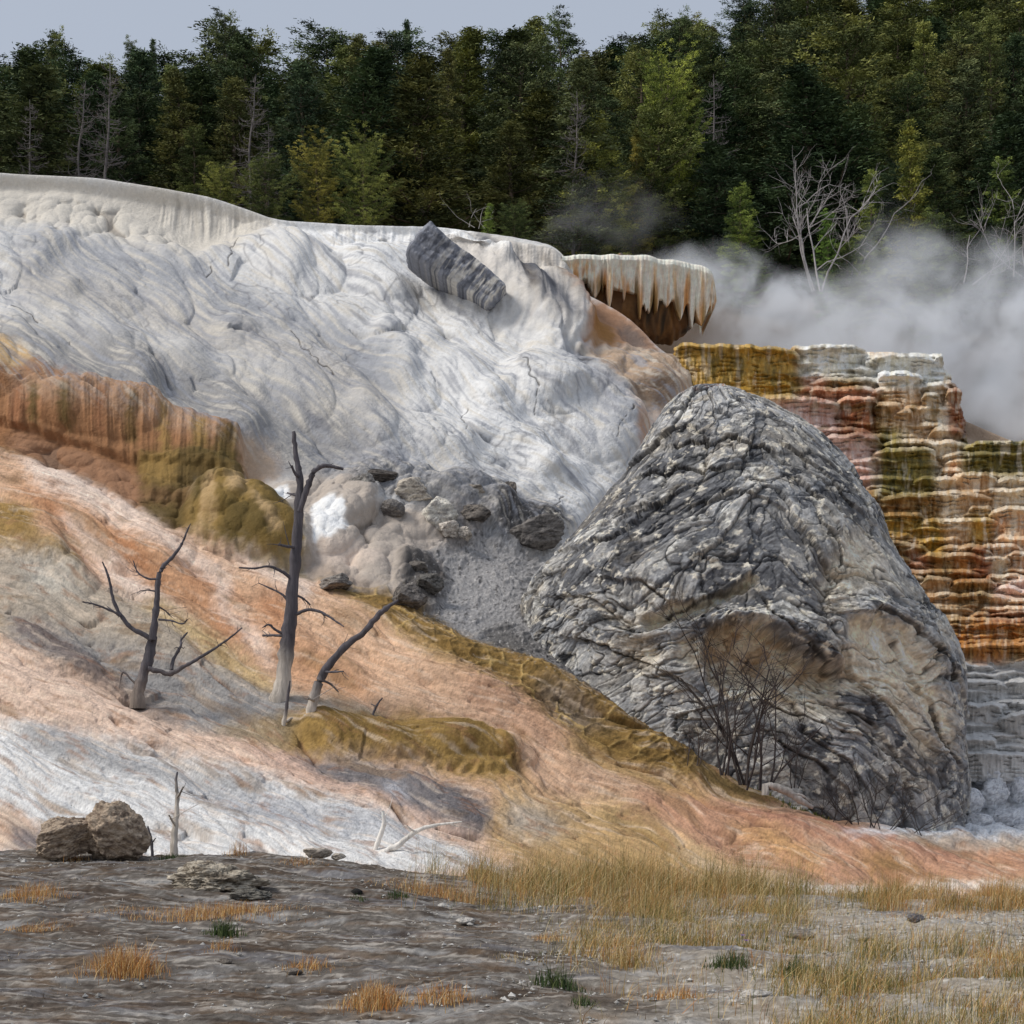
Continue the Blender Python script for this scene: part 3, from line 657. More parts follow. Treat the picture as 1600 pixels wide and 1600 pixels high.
D -= .22*brk
edge2 = pmm([(1330,950),(1370,940),(1430,985),(1470,1060),(1440,1040),(1385,975),(1335,965)], 4); D += .28*edge2
D = D*smooth(0, .035, np.linspace(0, 1, nv_))[:, None]*.95
D += .02
MP = MP+MN*D[..., None]
MCR = [[(1040,957),(1085,941),(1130,920),(1172,903),(1190,925),(1210,960),(1235,985),(1262,1005),(1290,1030),(1322,1042)],[(1182,902),(1165,880),(1174,850),(1168,820)],
 [(850,860),(900,852),(960,832),(1012,800)],[(985,802),(1030,790),(1072,768)],[(1088,792),(1130,770),(1180,776),(1220,800),(1250,832),(1268,882)],[(1105,966),(1060,985),(1000,990),(960,975)],
 [(1328,960),(1375,957),(1415,985),(1440,1020),(1472,1072)],[(1398,1000),(1430,1062),(1466,1130),(1490,1192)],[(1320,1100),(1370,1132),(1400,1182),(1420,1250)],[(895,1000),(950,1010),(1000,1032),(1062,1060)],
 [(1048,690),(1100,700),(1150,689),(1205,702)],[(1258,768),(1290,820),(1312,880),(1300,932)],[(948,900),(1000,906),(1040,930)],[(1190,1092),(1260,1112),(1335,1142)],[(1010,740),(1060,735),(1120,745),(1160,735)],
 [(870,930),(920,935),(960,960)],[(1100,1060),(1080,1100),(1060,1130)],[(1230,700),(1280,740),(1330,800)],[(1340,1040),(1370,1100),(1380,1170)],[(1210,1150),(1270,1180),(1320,1230)]]
crk = np.zeros_like(x)
wx_ = mpx+5*n3+13*n2+8*w1; wy_ = mpy+5*n3+13*n1+8*n2; brkn = smooth(-.35, .15, fbm3(x*.9, y*.9, z*.9, 2, 20))
for c in MCR:
    P_ = np.array(c, float); dmin = np.full(x.shape, 99., np.float32); sgn = np.zeros(x.shape, np.float32)
    for (xa, ya), (xb, yb) in zip(P_[:-1], P_[1:]):
        t = np.clip(((wx_-xa)*(xb-xa)+(wy_-ya)*(yb-ya))/((xb-xa)**2+(yb-ya)**2), 0, 1)
        d_ = np.hypot(wx_-xa-t*(xb-xa), wy_-ya-t*(yb-ya)); m_ = d_ < dmin
        dmin = np.where(m_, d_, dmin); sgn = np.where(m_, np.sign((xb-xa)*(wy_-ya)-(yb-ya)*(wx_-xa)), sgn)
    crk = np.maximum(crk, (1-smooth(.6, 1.9, dmin))*front*brkn)
    D_ = np.exp(-(dmin/26)**2)*front; D_ = np.where(sgn > 0, -.05, .07)*D_
    MP = MP+MN*(D_-.06*(1-smooth(.8, 2.6, dmin))*front*brkn)[..., None]
x, y, z = MP[..., 0], MP[..., 1], MP[..., 2]
# crust colour: dark weathered skin on the outer plates, pale stone where a deeper layer shows
mc = np.zeros(x.shape+(3,)); mc[:] = lin((150,151,153))
def mmix(c, m): 
    global mc
    m = np.clip(m, 0, 1)[..., None]; mc = mc*(1-m)+lin(c)*m
mmix((112,113,117), smooth(-.1, .4, fbm3(x*.5, y*.5, z*.5, 4, 7)))
mmix((166,165,164), smooth(.0, .5, -n1+.4*n3)*.8)
li = fbm3(x*1.3, y*1.3, z*1.3, 6, 8, .68)
mmix((200,197,190), smooth(.12, .30, li)*.8); mmix((78,79,83), smooth(.12, .32, fbm3(x*1.5, y*1.5, zz*2.2, 5, 16, .65))*.75)
mmix((170,158,138), smooth(.16, .42, fbm3(x*.8, y*.8, zz*1.6, 5, 9, .6))*.5)
mmix((84,84,88), (pc1[2] < .35)*.5); mmix((186,182,174), (pc2[2] > .8)*.35); mmix((176,172,166), (pc3[2] > .82)*.45); mmix((80,80,84), (pc3[2] < .22)*.4); mmix((62,59,58), np.maximum(gap1*.55, gap2*.35)*smooth(-.3, .2, n2))
mmix((206,198,182), smooth(.22, .42, fbm3(x*3, y*3, z*4, 4, 10, .65))*.75)
mmix((204,190,166), exp_*(.85+.4*n3))
mmix((212,202,186), exp_*smooth(.05, .35, fbm3(x*2, y*2, zz*4, 4, 11)))
mmix((170,142,108), alc*smooth(.0, .3, fbm3(x*1.5, y*1.5, z*1.5, 3, 12))*.7)
topw = smooth(12.2, 13.4, z)
mmix((150,84,40), smooth(.2, .4, fbm3(x*3, y*3, z*3, 3, 13))*smooth(12.6, 13.1, z)*smooth(6.5, 6.0, x)*.7)
grad2 = np.abs(s2-np.roll(s2, 1, 0))+np.abs(s1-np.roll(s1, 1, 0))
seam = 1-smooth(0, .035, np.abs(fbm3(x*.45, y*.45, zz*.7, 4, 14)))
mmix((60,57,56), seam*.5); mmix((52,48,46), crk*.7)
lm_ = mc.mean(-1, keepdims=True); mc = mc*np.clip((lm_/.28)**.35, .6, 1.5)*1.02
mc = mc*(1+.4*n4+.18*fbm3(x*14, y*14, z*14, 2, 15))[..., None]
mc = np.clip(mc, .015, .75)
MP2 = MP-np.zeros(3)
D2 = seam*.07
MP = MP-MN*D2[..., None]
V = np.concatenate([MP.reshape(-1, 3), capz], 0); Cc = np.concatenate([mc.reshape(-1, 3), mc[0, :1]], 0)
nth = len(th); fc = grid_faces(nv_, nth, wrap=True)
tri = np.stack([np.full(nth, nv_*nth), (np.arange(nth)+1) % nth, np.arange(nth)], -1)
M_ROCK = material('weathered_rock', .92, .2, bumps=((5, .05, 'n'), (22, .02, 'n')), vary=.16, vary_scale=9)
# drop the half that is buried in the slope behind
mound = mesh_obj('rock_mound', V, [fc[:, ::-1], tri[:, ::-1]], M_ROCK, col=Cc)
tag(mound, 'tall dark grey cone of cracked layered rock with a hollow in its face', 'rock mound')
def moundY(px, py):
    """depth of the near face of the cone along a photo pixel"""
    zc = CZ+(HZ-py)/F*MY
    h_ = np.interp(py, my, half); c_ = np.interp(py, my, cxm)
    X_ = (px-800)/F*42; u_ = min(abs((X_-c_)/h_), .99)
    return MY-h_*.86*(1-u_**e)**(1/e)

# ------------------------------------------------------------------ generic rough rocks
def rock_mesh(seed, n_=90, plates=.12, rough=.10, lo=.62, hi=.95):
    r = np.random.default_rng(seed)
    ph = np.linspace(0, 2*PI, n_, endpoint=False); tv = np.linspace(0.02, PI-.02, n_//2)
    a, b = np.meshgrid(ph, tv)
    d_ = np.stack([np.cos(a)*np.sin(b), np.sin(a)*np.sin(b), np.cos(b)], -1)
    # facets: intersection of random half spaces
    pl = r.normal(size=(14, 3)); pl /= np.linalg.norm(pl, axis=1)[:, None]; off = r.uniform(lo, hi, 14)
    dots = np.maximum(d_@pl.T, 1e-3); rad = np.min(off/dots, -1); rad = np.minimum(rad, 1.0)
    q = d_*rad[..., None]+seed*1.7
    nn = fbm3(q[..., 0]*2.2, q[..., 1]*2.2, q[..., 2]*3, 5, seed % 40, .6)
    rad = rad+plates*stair(nn, 5, .2)+rough*.5*fbm3(q[..., 0]*7, q[..., 1]*7, q[..., 2]*12, 3, seed % 40+1)
    return d_*rad[..., None], nn
def make_rock(name, px, py, wpx, hpx, c1, c2, label, cat, seed, Y=None, group=None, dpx=None, rz=0.0, tilt=0.0, n_=90, plates=.12, parent=None, sink=.25, lo=.62, hi=.95):
    """rock whose visible outline is about wpx x hpx photo pixels, its foot at (px,py)"""
    if Y is None: Y = slopeY(px, py)-.25
    q, nn = rock_mesh(seed, n_, plates, .10, lo, hi)
    sc = np.array([wpx/2, (dpx or wpx*.8)/2, hpx/2*(1+sink)])/F*Y/.95
    v = q*sc
    co, si = math.cos(tilt), math.sin(tilt)
    v = np.stack([v[..., 0]*co-v[..., 2]*si, v[..., 1], v[..., 0]*si+v[..., 2]*co], -1)
    v[..., 2] += (hpx/2*(1-sink))/F*Y
    k1 = fbm3(q[..., 0]*3, q[..., 1]*3, q[..., 2]*6, 5, seed % 30+3, .65)
    m = smooth(-.15, .3, k1)[..., None]
    c = lin(c1)*(1-m)+lin(c2)*m
    c = c*(1+.5*fbm3(q[..., 0]*14, q[..., 1]*14, q[..., 2]*20, 2, 7))[..., None]
    f = grid_faces(q.shape[0], q.shape[1], wrap=True)
    nr_ = q.shape[1]; vv = v.reshape(-1, 3); cc = np.clip(c, .02, .8).reshape(-1, 3)
    vv = np.concatenate([vv, [v[0].mean(0)], [v[-1].mean(0)]]); cc = np.concatenate([cc, cc[:1], cc[-1:]])
    nV = q.shape[0]*nr_; ar = np.arange(nr_)
    t1 = np.stack([np.full(nr_, nV), ar, (ar+1) % nr_], -1); t2 = np.stack([np.full(nr_, nV+1), (q.shape[0]-1)*nr_+(ar+1) % nr_, (q.shape[0]-1)*nr_+ar], -1)
    o = mesh_obj(name, vv, [f[:, ::-1], t1[:, ::-1], t2[:, ::-1]], M_ROCK, col=cc)
    o.location = at(px, py, Y); o.rotation_euler = (0, 0, rz)
    return tag(o, label, cat, group)
# ------------------------------------------------------------------ the stepped cascade right of the cone: one block of dripstone per step
casc = empty('cascade_terrace', at(1450, 900, slopeY(1450, 900)), 'stepped orange, gold, white and pink cascade behind the grey cone', 'travertine cascade')
cO = np.array(casc.location)
M_STEP = material('wet_travertine', .55, .4, bumps=((6, .04, 'n'), (22, .018, 'n')), vary=.16, vary_scale=6)
K = dict(gold=((178,136,52),(120,98,34),(206,170,92)), olive=((124,108,44),(76,72,26),(160,140,70)), white=((240,238,230),(222,216,196),(246,245,240)),
 peach=((220,186,150),(200,150,108),(238,226,208)), salmon=((206,150,118),(170,110,76),(222,186,160)), pink=((220,188,174),(200,156,138),(234,212,202)),
 rust=((160,96,58),(110,64,34),(190,140,96)), tan=((196,160,120),(160,120,76),(222,200,170)), cream=((226,208,182),(196,164,120),(236,228,212)),
 brown=((160,118,66),(104,76,38),(190,160,110)), grey=((196,194,190),(170,168,164),(212,210,206)), orange=((186,122,54),(130,82,34),(206,156,90)),
 dark=((96,88,50),(52,56,34),(130,120,70)))
TIERS = [
 (1052,1252,538,610,'gold'),(1055,1150,538,560,'olive'),(1230,1352,537,590,'white'),(1120,1190,562,620,'gold'),(1180,1250,560,625,'gold'),(1345,1470,553,606,'white'),(1352,1400,551,590,'peach'),
 (1290,1374,571,604,'gold'),(1258,1374,590,628,'salmon'),(1190,1238,593,630,'salmon'),(1135,1178,603,630,'pink'),(1352,1372,560,640,'dark'),
 (1185,1310,620,690,'pink'),(1305,1372,620,684,'rust'),(1372,1442,580,668,'tan'),(1366,1412,627,702,'olive'),(1395,1425,640,702,'cream'),(1430,1484,598,672,'cream'),(1478,1504,607,684,'rust'),
 (1440,1470,612,690,'tan'),(1270,1325,655,700,'pink'),(1288,1374,677,742,'pink'),(1362,1462,700,775,'olive'),(1448,1502,667,722,'cream'),(1500,1650,688,742,'olive'),(1475,1548,715,748,'peach'),
 (1330,1368,728,760,'pink'),(1490,1556,737,800,'tan'),(1462,1504,730,768,'cream'),(1552,1640,745,800,'cream'),(1343,1408,738,762,'brown'),(1348,1416,757,778,'brown'),(1358,1476,771,808,'brown'),
 (1466,1517,767,822,'cream'),(1513,1552,788,846,'gold'),(1548,1650,790,868,'peach'),(1365,1448,800,836,'gold'),(1372,1420,828,858,'brown'),(1405,1440,815,850,'brown'),(1430,1478,812,866,'gold'),(1474,1520,820,872,'tan'),
 (1385,1425,850,884,'brown'),(1395,1452,852,890,'salmon'),(1412,1446,876,905,'brown'),(1448,1492,862,905,'brown'),(1474,1522,864,908,'orange'),(1518,1552,855,906,'rust'),(1550,1580,868,912,'cream'),(1575,1650,862,905,'peach'),(1640,1760,700,745,'olive'),(1740,1930,712,760,'brown'),(1650,1800,790,840,'gold'),(1780,1935,850,905,'peach'),(1650,1790,930,965,'orange'),(1660,1800,1040,1100,'grey'),(1790,1935,1050,1120,'grey'),
 (1405,1446,898,946,'tan'),(1440,1488,900,948,'tan'),(1484,1556,903,948,'brown'),(1546,1650,902,930,'pink'),(1472,1546,938,960,'tan'),(1552,1650,932,956,'peach'),(1436,1512,948,970,'brown'),(1508,1548,955,975,'orange'),(1544,1650,951,974,'rust'),
 (1440,1530,962,982,'brown'),(1455,1650,971,988,'orange'),(1450,1560,982,1000,'orange'),(1540,1650,985,1004,'orange'),(1460,1650,998,1018,'orange'),(1455,1530,1010,1030,'brown'),(1510,1570,1012,1036,'orange'),(1560,1650,1008,1036,'brown'),
 (1440,1560,1034,1062,'grey'),(1530,1660,1030,1056,'grey'),(1475,1580,1060,1096,'grey'),(1560,1670,1058,1110,'grey'),(1490,1570,1098,1150,'grey'),(1560,1680,1112,1180,'grey'),(1500,1560,1150,1215,'grey')]
cpx = np.concatenate([np.arange(1020, 1630, 1.3), np.arange(1630, 1945, 2.2)]); cpy = np.arange(526, 1222, 1.25)
CX, CY = np.meshgrid(cpx, cpy)
jj = np.clip(np.round((cpx+300)/10).astype(int), 0, len(_sx)-1)
CB = np.stack([np.interp(-cpy, -_SY[:, j], _SD[:, j]) for j in jj], 1)
ker_ = box_blur(CB, 6); CB = ker_
CD = CB+1.5; CID = np.full(CX.shape, -1); CU = np.zeros(CX.shape); CT = np.zeros(CX.shape)
steps = [(a_, b_, c_, d_, kd_, 1) for a_, b_, c_, d_, kd_ in TIERS]
rr0 = np.random.default_rng(77)
for hgt, wlo, whi, dy in ((34, 60, 170, 26), (14, 40, 150, 16), (8, 14, 60, 13)):
    for yy in np.arange(556, 1200, dy):
        xl_ = np.interp(yy, [556, 640, 700, 800, 900, 1040, 1200], [1050, 1190, 1260, 1330, 1370, 1420, 1470]); xx = xl_
        xr_ = 1940 if yy > 690 else np.interp(yy, [545, 600, 690], [1468, 1496, 1515])
        while xx < xr_-14:
            w_ = min(rr0.uniform(wlo, whi)*(1.7 if 960 < yy < 1030 else 1), xr_-xx)
            y_ = yy+rr0.uniform(-8, 8)
            if hgt == 34 or rr0.random() < (.6 if hgt == 14 else .35): steps.append((xx, xx+w_, y_, y_+hgt*rr0.uniform(.7, 1.3), None, 0)); xx += w_*rr0.uniform(.5, .95)
colmap = np.zeros(CX.shape+(3, 3)); wgt = np.full(CX.shape, 1e9)
for a_, b_, c_, d_, kd_ in TIERS:
    dx_ = np.maximum(0, np.abs(CX-(a_+b_)/2)-(b_-a_)/2+3); dy_ = np.maximum(0, np.abs(CY-(c_+d_)/2)-(d_-c_)/2)
    dd_ = dx_**2+dy_**2*1.4+420*fbm2(CX/22, CY/22, 3, 150)*(.5+.5*perlin2(CX/60, CY/60, 166)); m_ = dd_ < wgt
    wgt = np.where(m_, dd_, wgt); colmap[m_] = np.array([lin(q) for q in K[kd_]])
for i_ in range(3):
    for j_ in range(3): colmap[..., i_, j_] = box_blur(colmap[..., i_, j_], 5)
for k, (a_, b_, c_, d_, kd_, big) in enumerate(steps):
    w_ = b_-a_; xc = (a_+b_)/2
    i0, i1 = np.searchsorted(cpy, c_-14), np.searchsorted(cpy, min(d_+(40 if big else 22), 1222)); j0, j1 = np.searchsorted(cpx, a_-6), np.searchsorted(cpx, b_+6)
    if i1 <= i0 or j1 <= j0: continue
    px, py = CX[i0:i1, j0:j1], CY[i0:i1, j0:j1]
    u_ = (px-xc+min(9, w_*.16)*fbm2(py/22+k, px*0+k*3.7, 3, 151))/(w_/2); au_ = np.abs(u_)
    yt_ = c_+4.5*fbm2(px/34+k*2.3, py*0+k*1.7, 3, 152)+np.clip(au_, 0, 1)**7*min(10, (d_-c_)*.45)+(py*0+rr0.uniform(-.05, .05)*(px-xc))
    jx = int(np.clip(round((xc+300)/10), 0, len(_sx)-1)); Yk = np.interp(-d_, -_SY[:, jx], _SD[:, jx])
    sc_ = np.interp(CX[0, :], [0], [0])[0]
    dep = min(max(.42*w_/F*Yk, .22), 1.25); Yk = Yk+rr0.uniform(-.35, .35); tt_ = np.clip((py-yt_)/7.0, 0, 1)
    sh = (1-np.clip(au_, 0, .9999)**2.4)**(1/2.4)
    D_ = Yk+.25-dep*sh+.5*(1-np.sqrt(np.clip(1-(1-tt_)**2, 0, 1)))-(.35 if big else 0)-.16*np.exp(-((py-yt_-5)/4.5)**2)+.16*smooth(6, 20, py-yt_)*1.0
    fl_ = np.abs(perlin2(px/7+k, py/60, 153))*.09+np.abs(perlin2(px/3.4, py/60+k, 154))*.035
    kb = cells(px/15+k*1.3, py/13, 155); D_ = D_+fl_*np.clip((py-yt_)/10, .1, 1)+.05*fbm2(px/18, py/9, 3, 163)-.05*np.sqrt(np.clip(1-(kb[0]/.8)**2, 0, 1))*np.clip((py-yt_)/8, 0, 1)
    sw = (py+4*fbm2(px/30, py/40+k, 2, 156))/7.0; sw = sw-np.floor(sw); D_ = D_+.16*sw**2*smooth(-.2, .3, fbm2(px/30, py/16+k, 2, 164))
    ins = (au_ < 1) & (py > yt_) & (D_ < CD[i0:i1, j0:j1])
    CD[i0:i1, j0:j1] = np.where(ins, D_, CD[i0:i1, j0:j1]); CID[i0:i1, j0:j1] = np.where(ins, k, CID[i0:i1, j0:j1])
    CT[i0:i1, j0:j1] = np.where(ins, py-yt_, CT[i0:i1, j0:j1])
sx_ = fbm2(CX/10+.5*fbm2(CX/30, CY/20, 2, 165), CY/60, 5, 157, .62); m_ = smooth(-.25, .4, sx_)[..., None]
far_ = smooth(1640, 1700, CX+40*fbm2(CX/40, CY/30, 3, 180)); ccf = np.array([[lin(q) for q in K[k_]] for k_ in ('brown', 'peach', 'gold', 'orange')])
idx_ = np.clip((2+2.6*fbm2(CX/70, CY/36, 3, 181)).astype(int), 0, 3)
colmap = np.where((far_ > .5)[..., None, None], ccf[idx_], colmap)
cc = colmap[..., 0, :]*(1-m_)+colmap[..., 1, :]*m_
m_ = (smooth(.0, .45, fbm2(CX/8, CY/26, 4, 158, .6))*.7)[..., None]; cc = cc*(1-m_)+colmap[..., 2, :]*m_
lipm = (np.exp(-(CT/3.5)**2)*.45*smooth(-.3, .2, fbm2(CX/30, CY/20, 2, 159)))[..., None]; cc = cc*(1-lipm)+(colmap[..., 2, :]*.6+lin((214,206,180))*.4)*lipm
gm = (smooth(.15, .5, fbm2(CX/24, CY/18, 3, 160))*.55*(CX < 1475))[..., None]; cc = cc*(1-gm)+lin((104,84,34))*gm
wm = ((.7+.6*smooth(1380, 1560, CX)*(CY < 880))*smooth(.12, .45, fbm2(CX/13, CY/60, 4, 161, .6))*.5)[..., None]; cc = cc*(1-wm)+lin((226,212,190))*wm
jit_ = np.random.default_rng(5).uniform(.82, 1.15, len(steps)+1)[CID][..., None]
cc = cc*jit_*(1+.22*fbm2(CX/3, CY/2.4, 3, 162, .7))[..., None]
gy_ = CY+8*fbm2(CX/20, CY*0, 3, 167) > 1038
cc = np.where(gy_[..., None], lin((208,206,203))*(.92+.16*sx_[..., None]), cc)
CV = np.stack([(CX-800)/F*CD, CD, CZ+(HZ-CY)/F*CD], -1)-cO
fc_ = grid_faces(*CX.shape); keep = (CID.ravel()[fc_] >= 0).all(1)
fc_ = fc_[keep]
mesh_obj('cascade_face', CV.reshape(-1, 3), fc_, M_STEP, parent=casc, col=np.clip(cc, .02, .85).reshape(-1, 3))

# ------------------------------------------------------------------ drip curtains: overhanging rims with hanging points
def curtain(name, xa, xb, ytop, Yd, depth_back, hang, cols, label, cat, seed, tooth=26, overhang=.5, wiggle=.25, curl=True):
    """ytop: list (x,y) of the rim line; hang: list (x, length px); a lobed slab whose front hangs in a jagged fringe"""
    r = np.random.default_rng(seed); n_ = int((xb-xa)*1.6)
    px = np.linspace(xa, xb, n_); yt = np.interp(px, *np.array(ytop).T); hg = np.interp(px, *np.array(hang).T)
    Ys = np.interp(px, [xa, xb], Yd)
    W = (px-800)/F*Ys
    jag = np.zeros(n_)
    for q in range(int((xb-xa)/tooth*3.2)):
        c = r.uniform(xa, xb); w_ = r.uniform(2.0, tooth*.6)*r.uniform(.4, 1); a = r.uniform(.1, 1.0)**1.3
        jag = np.maximum(jag, a*np.clip(1-np.abs(px-c)/w_, 0, 1)**.7)
    L = hg*(.56+.44*jag)
    nv = 70; s = np.linspace(0, 1, nv)
    off = wiggle*fbm2(W*.8, W*0, 3, seed)+.06*np.abs(perlin2(W*5, W*0, seed+1))
    V = np.zeros((nv, n_, 3)); C = np.zeros((nv, n_, 3)); c1, c2, c3, c4 = (lin(c) for c in cols)
    zt = CZ+(HZ-yt)/F*Ys
    xr = np.clip((px-xb+26)/26, 0, 1) if curl else 0*px
    for i, t in enumerate(s):
        if t < .2:
            q = t/.2; Y_ = Ys+depth_back*(1-q)**1.5; z = zt-.02-.05*q**4+0.05*(1-q)
            Y_ = Y_-off*q
        elif t < .32:
            q = (t-.2)/.12*PI/2; Y_ = Ys-off-.22*np.sin(q); z = zt-.07-.22*(1-np.cos(q))
        elif t < .86:
            q = (t-.32)/.54; fl_ = .13*np.abs(perlin2(W*3.4, q*.8+W*0, seed+2))+.07*np.abs(perlin2(W*8, q+W*0, seed+3))
            Y_ = Ys-off-.22+fl_*1.4*min(1, q*4)-.05+overhang*q*.8; z = zt-.29-q*np.maximum(L/F*Ys-.29, .05)
        else:
            q = (t-.86)/.14; Y_ = Ys-off-.1+overhang*.8+q*(depth_back*.8); z = zt-.29-np.maximum(L/F*Ys-.29, .05)*(1-q*.75)
        V[i, :, 0] = W; V[i, :, 1] = Y_+xr**3*1.4; V[i, :, 2] = z-xr**2*.15
        stn = fbm2(W*3.2, np.full_like(W, t*1.1), 4, seed+4, .6)
        m = smooth(-.1, .4, stn)[:, None]*smooth(.26, .5, t); cc = c1*(1-m)+c2*m
        m = smooth(.0, .5, fbm2(W*4, np.full_like(W, t*1.0), 3, seed+5))[:, None]*smooth(.4, .75, t); cc = cc*(1-m)+c3*m
        m = smooth(.1, .4, fbm2(W*2.2, np.full_like(W, t*.9), 3, seed+6))[:, None]*smooth(.45, .8, t)*.85; cc = cc*(1-m)+c4*m
        C[i] = cc*(1+.12*perlin2(W*9, np.full_like(W, t*9), seed+7))[:, None]
    V[:, 0, 1] += .0
    o = mesh_obj(name, V.reshape(-1, 3), grid_faces(nv, n_)[:, ::-1], M_STEP, col=np.clip(C, .02, .85).reshape(-1, 3))
    return tag(o, label, cat)
curtain('dripstone_ledge', 878, 1125, [(886,397),(905,395),(1010,397),(1030,402),(1060,405),(1095,412),(1115,422),(1125,440)], (64.2, 65.0), 5.5,
    [(886,60),(920,66),(960,92),(1000,108),(1030,112),(1060,112),(1090,100),(1112,84),(1125,26)],
    ((244,234,218),(238,200,154),(216,162,104),(140,112,60)), 'cream ledge with a fringe of orange stalactites above the steam', 'dripstone ledge', 300)
# dark wet wall below the ledge
def blob(name, cx, cy, rx, ry, Y, dep, ang, cols, label, cat, seed, flute=.12, mat=None, e_=2.3, knob=0.0, parent=None, strata=0.0):
    n1_, n2_ = 220, 150
    a = np.linspace(0, 2*PI, n1_, endpoint=False); b = np.linspace(.02, PI-.02, n2_); a, b = np.meshgrid(a, b)
    f_ = lambda v: np.sign(v)*np.abs(v)**(2/e_)
    lx, lz, ly = f_(np.cos(b)), f_(np.sin(b))*f_(np.sin(a)), f_(np.sin(b))*f_(np.cos(a))   # long axis = x
    if e_ > 4:
        D3 = np.stack([np.cos(b), np.sin(b)*np.sin(a), np.sin(b)*np.cos(a)], -1); nrm = np.sum(np.abs(D3)**7, -1)**(1/7.)
        lx, lz, ly = [D3[..., i]/nrm for i in range(3)]
    rw, rh = rx/F*Y, ry/F*Y
    p, q = lx*rw, ly*rh
    d_ = np.stack([lx, lz, ly], -1); d_ /= np.linalg.norm(d_, axis=-1, keepdims=True)
    dis = flute*(np.abs(perlin2(lx*rw*2.6+2*ly, ly*rh*.3, seed))*2-.4)+.18*fbm3(lx*rw*.5, lz*dep*.5, ly*rh*.5, 3, seed % 30)
    if knob:
        c_ = cells(lx*rw*.8+lz, ly*rh*.9, seed+1); dis = dis+knob*np.sqrt(np.clip(1-(c_[0]/.8)**2, 0, 1))
    if strata:
        nn = fbm3(lx*rw*.8, lz*dep*.8, ly*rh*2.6, 4, seed % 30+2, .6); dis = dis+strata*stair(nn, 6, .2)
    V = np.stack([p, lz*dep, q], -1)+d_*dis[..., None]
    co, si = math.cos(math.radians(-ang)), math.sin(math.radians(-ang))
    V = np.stack([V[..., 0]*co-V[..., 2]*si, V[..., 1], V[..., 0]*si+V[..., 2]*co], -1)
    cs_ = [lin(c) for c in cols]
    s1_ = fbm2(lx*rw*1.1+ly*.3, ly*rh*.25+lz, 4, seed+3, .6); m = smooth(-.15, .4, s1_)[..., None]; C = cs_[0]*(1-m)+cs_[1]*m
    m = smooth(.05, .5, fbm2(lx*rw*1.6, ly*rh*.35+lz*.6, 4, seed+4, .6))[..., None]*.8; C = C*(1-m)+cs_[2]*m
    C = C*(1+.12*fbm3(lx*rw*4, lz*dep*4, ly*rh*4, 3, 3))[..., None]
    fc_ = grid_faces(n2_, n1_, wrap=True)
    o = mesh_obj(name, V.reshape(-1, 3), fc_, mat or M_TRAV, parent=parent, col=np.clip(C, .02, .8).reshape(-1, 3))
    o.location = at(cx, cy, Y)
    return tag(o, label, cat)
blob('dripstone_wall', 985, 470, 110, 60, 67.0, 1.8, 8, ((120,88,56),(64,56,46),(160,120,72)), 'dark wet dripping wall under the stalactite ledge', 'rock wall', 311, .1, M_STEP)
# breakdown rocks in the middle of the slope
RK = [(845,838,92,44,(112,108,104),(78,74,72),'dark cracked slab of rock against the left foot of the cone',21),(636,938,60,34,(112,107,102),(76,72,70),'dark jagged outcrop at the edge of the knobbly stone',22),(668,915,50,30,(104,100,96),(72,69,66),'dark cracked rock on top of the jagged outcrop',34),(650,890,44,26,(110,104,98),(76,72,68),'small grey block above the dark outcrop',35),
 (566,765,46,40,(104,100,98),(160,156,150),'dark angular block at the upper left of the rubble band',23),(688,812,74,52,(190,184,174),(158,152,146),'pale grey rounded block in the rubble band',24),
 (735,772,84,34,(160,150,138),(100,94,88),'overhanging grey knobbly ledge in the rubble band',25),(742,806,60,30,(110,104,98),(76,72,70),'dark rock under the grey knobbly ledge',26),
 (650,775,70,36,(182,172,158),(140,132,124),'warm grey lump left of the knobbly ledge',27),(795,780,44,36,(120,112,104),(84,80,78),'dark rock right of the knobbly ledge',28),
 (700,830,34,28,(190,182,172),(160,150,140),'small pale stone below the rounded block',29),(728,836,26,20,(178,170,160),(130,124,118),'small grey stone at the edge of the dry gully',30),
 (612,800,40,26,(98,94,92),(140,134,128),'dark stone between the knobs and the rounded block',31),(527,915,62,24,(126,120,114),(86,80,76),'flat brown grey rock above the golden strip',32),
 (600,748,60,20,(96,90,84),(64,60,58),'thin dark broken edge at the top of the rubble band',33)]
for (px_, py_, w_, h_, c1_, c2_, lab, sd) in RK:
    make_rock('rock', px_, py_, w_, h_*.78, tuple(min(255, int(v*1.12)) for v in c1_), c2_, lab, 'rock', sd, group='broken rocks on the slope', sink=.6, plates=.12, lo=.5, hi=.9)

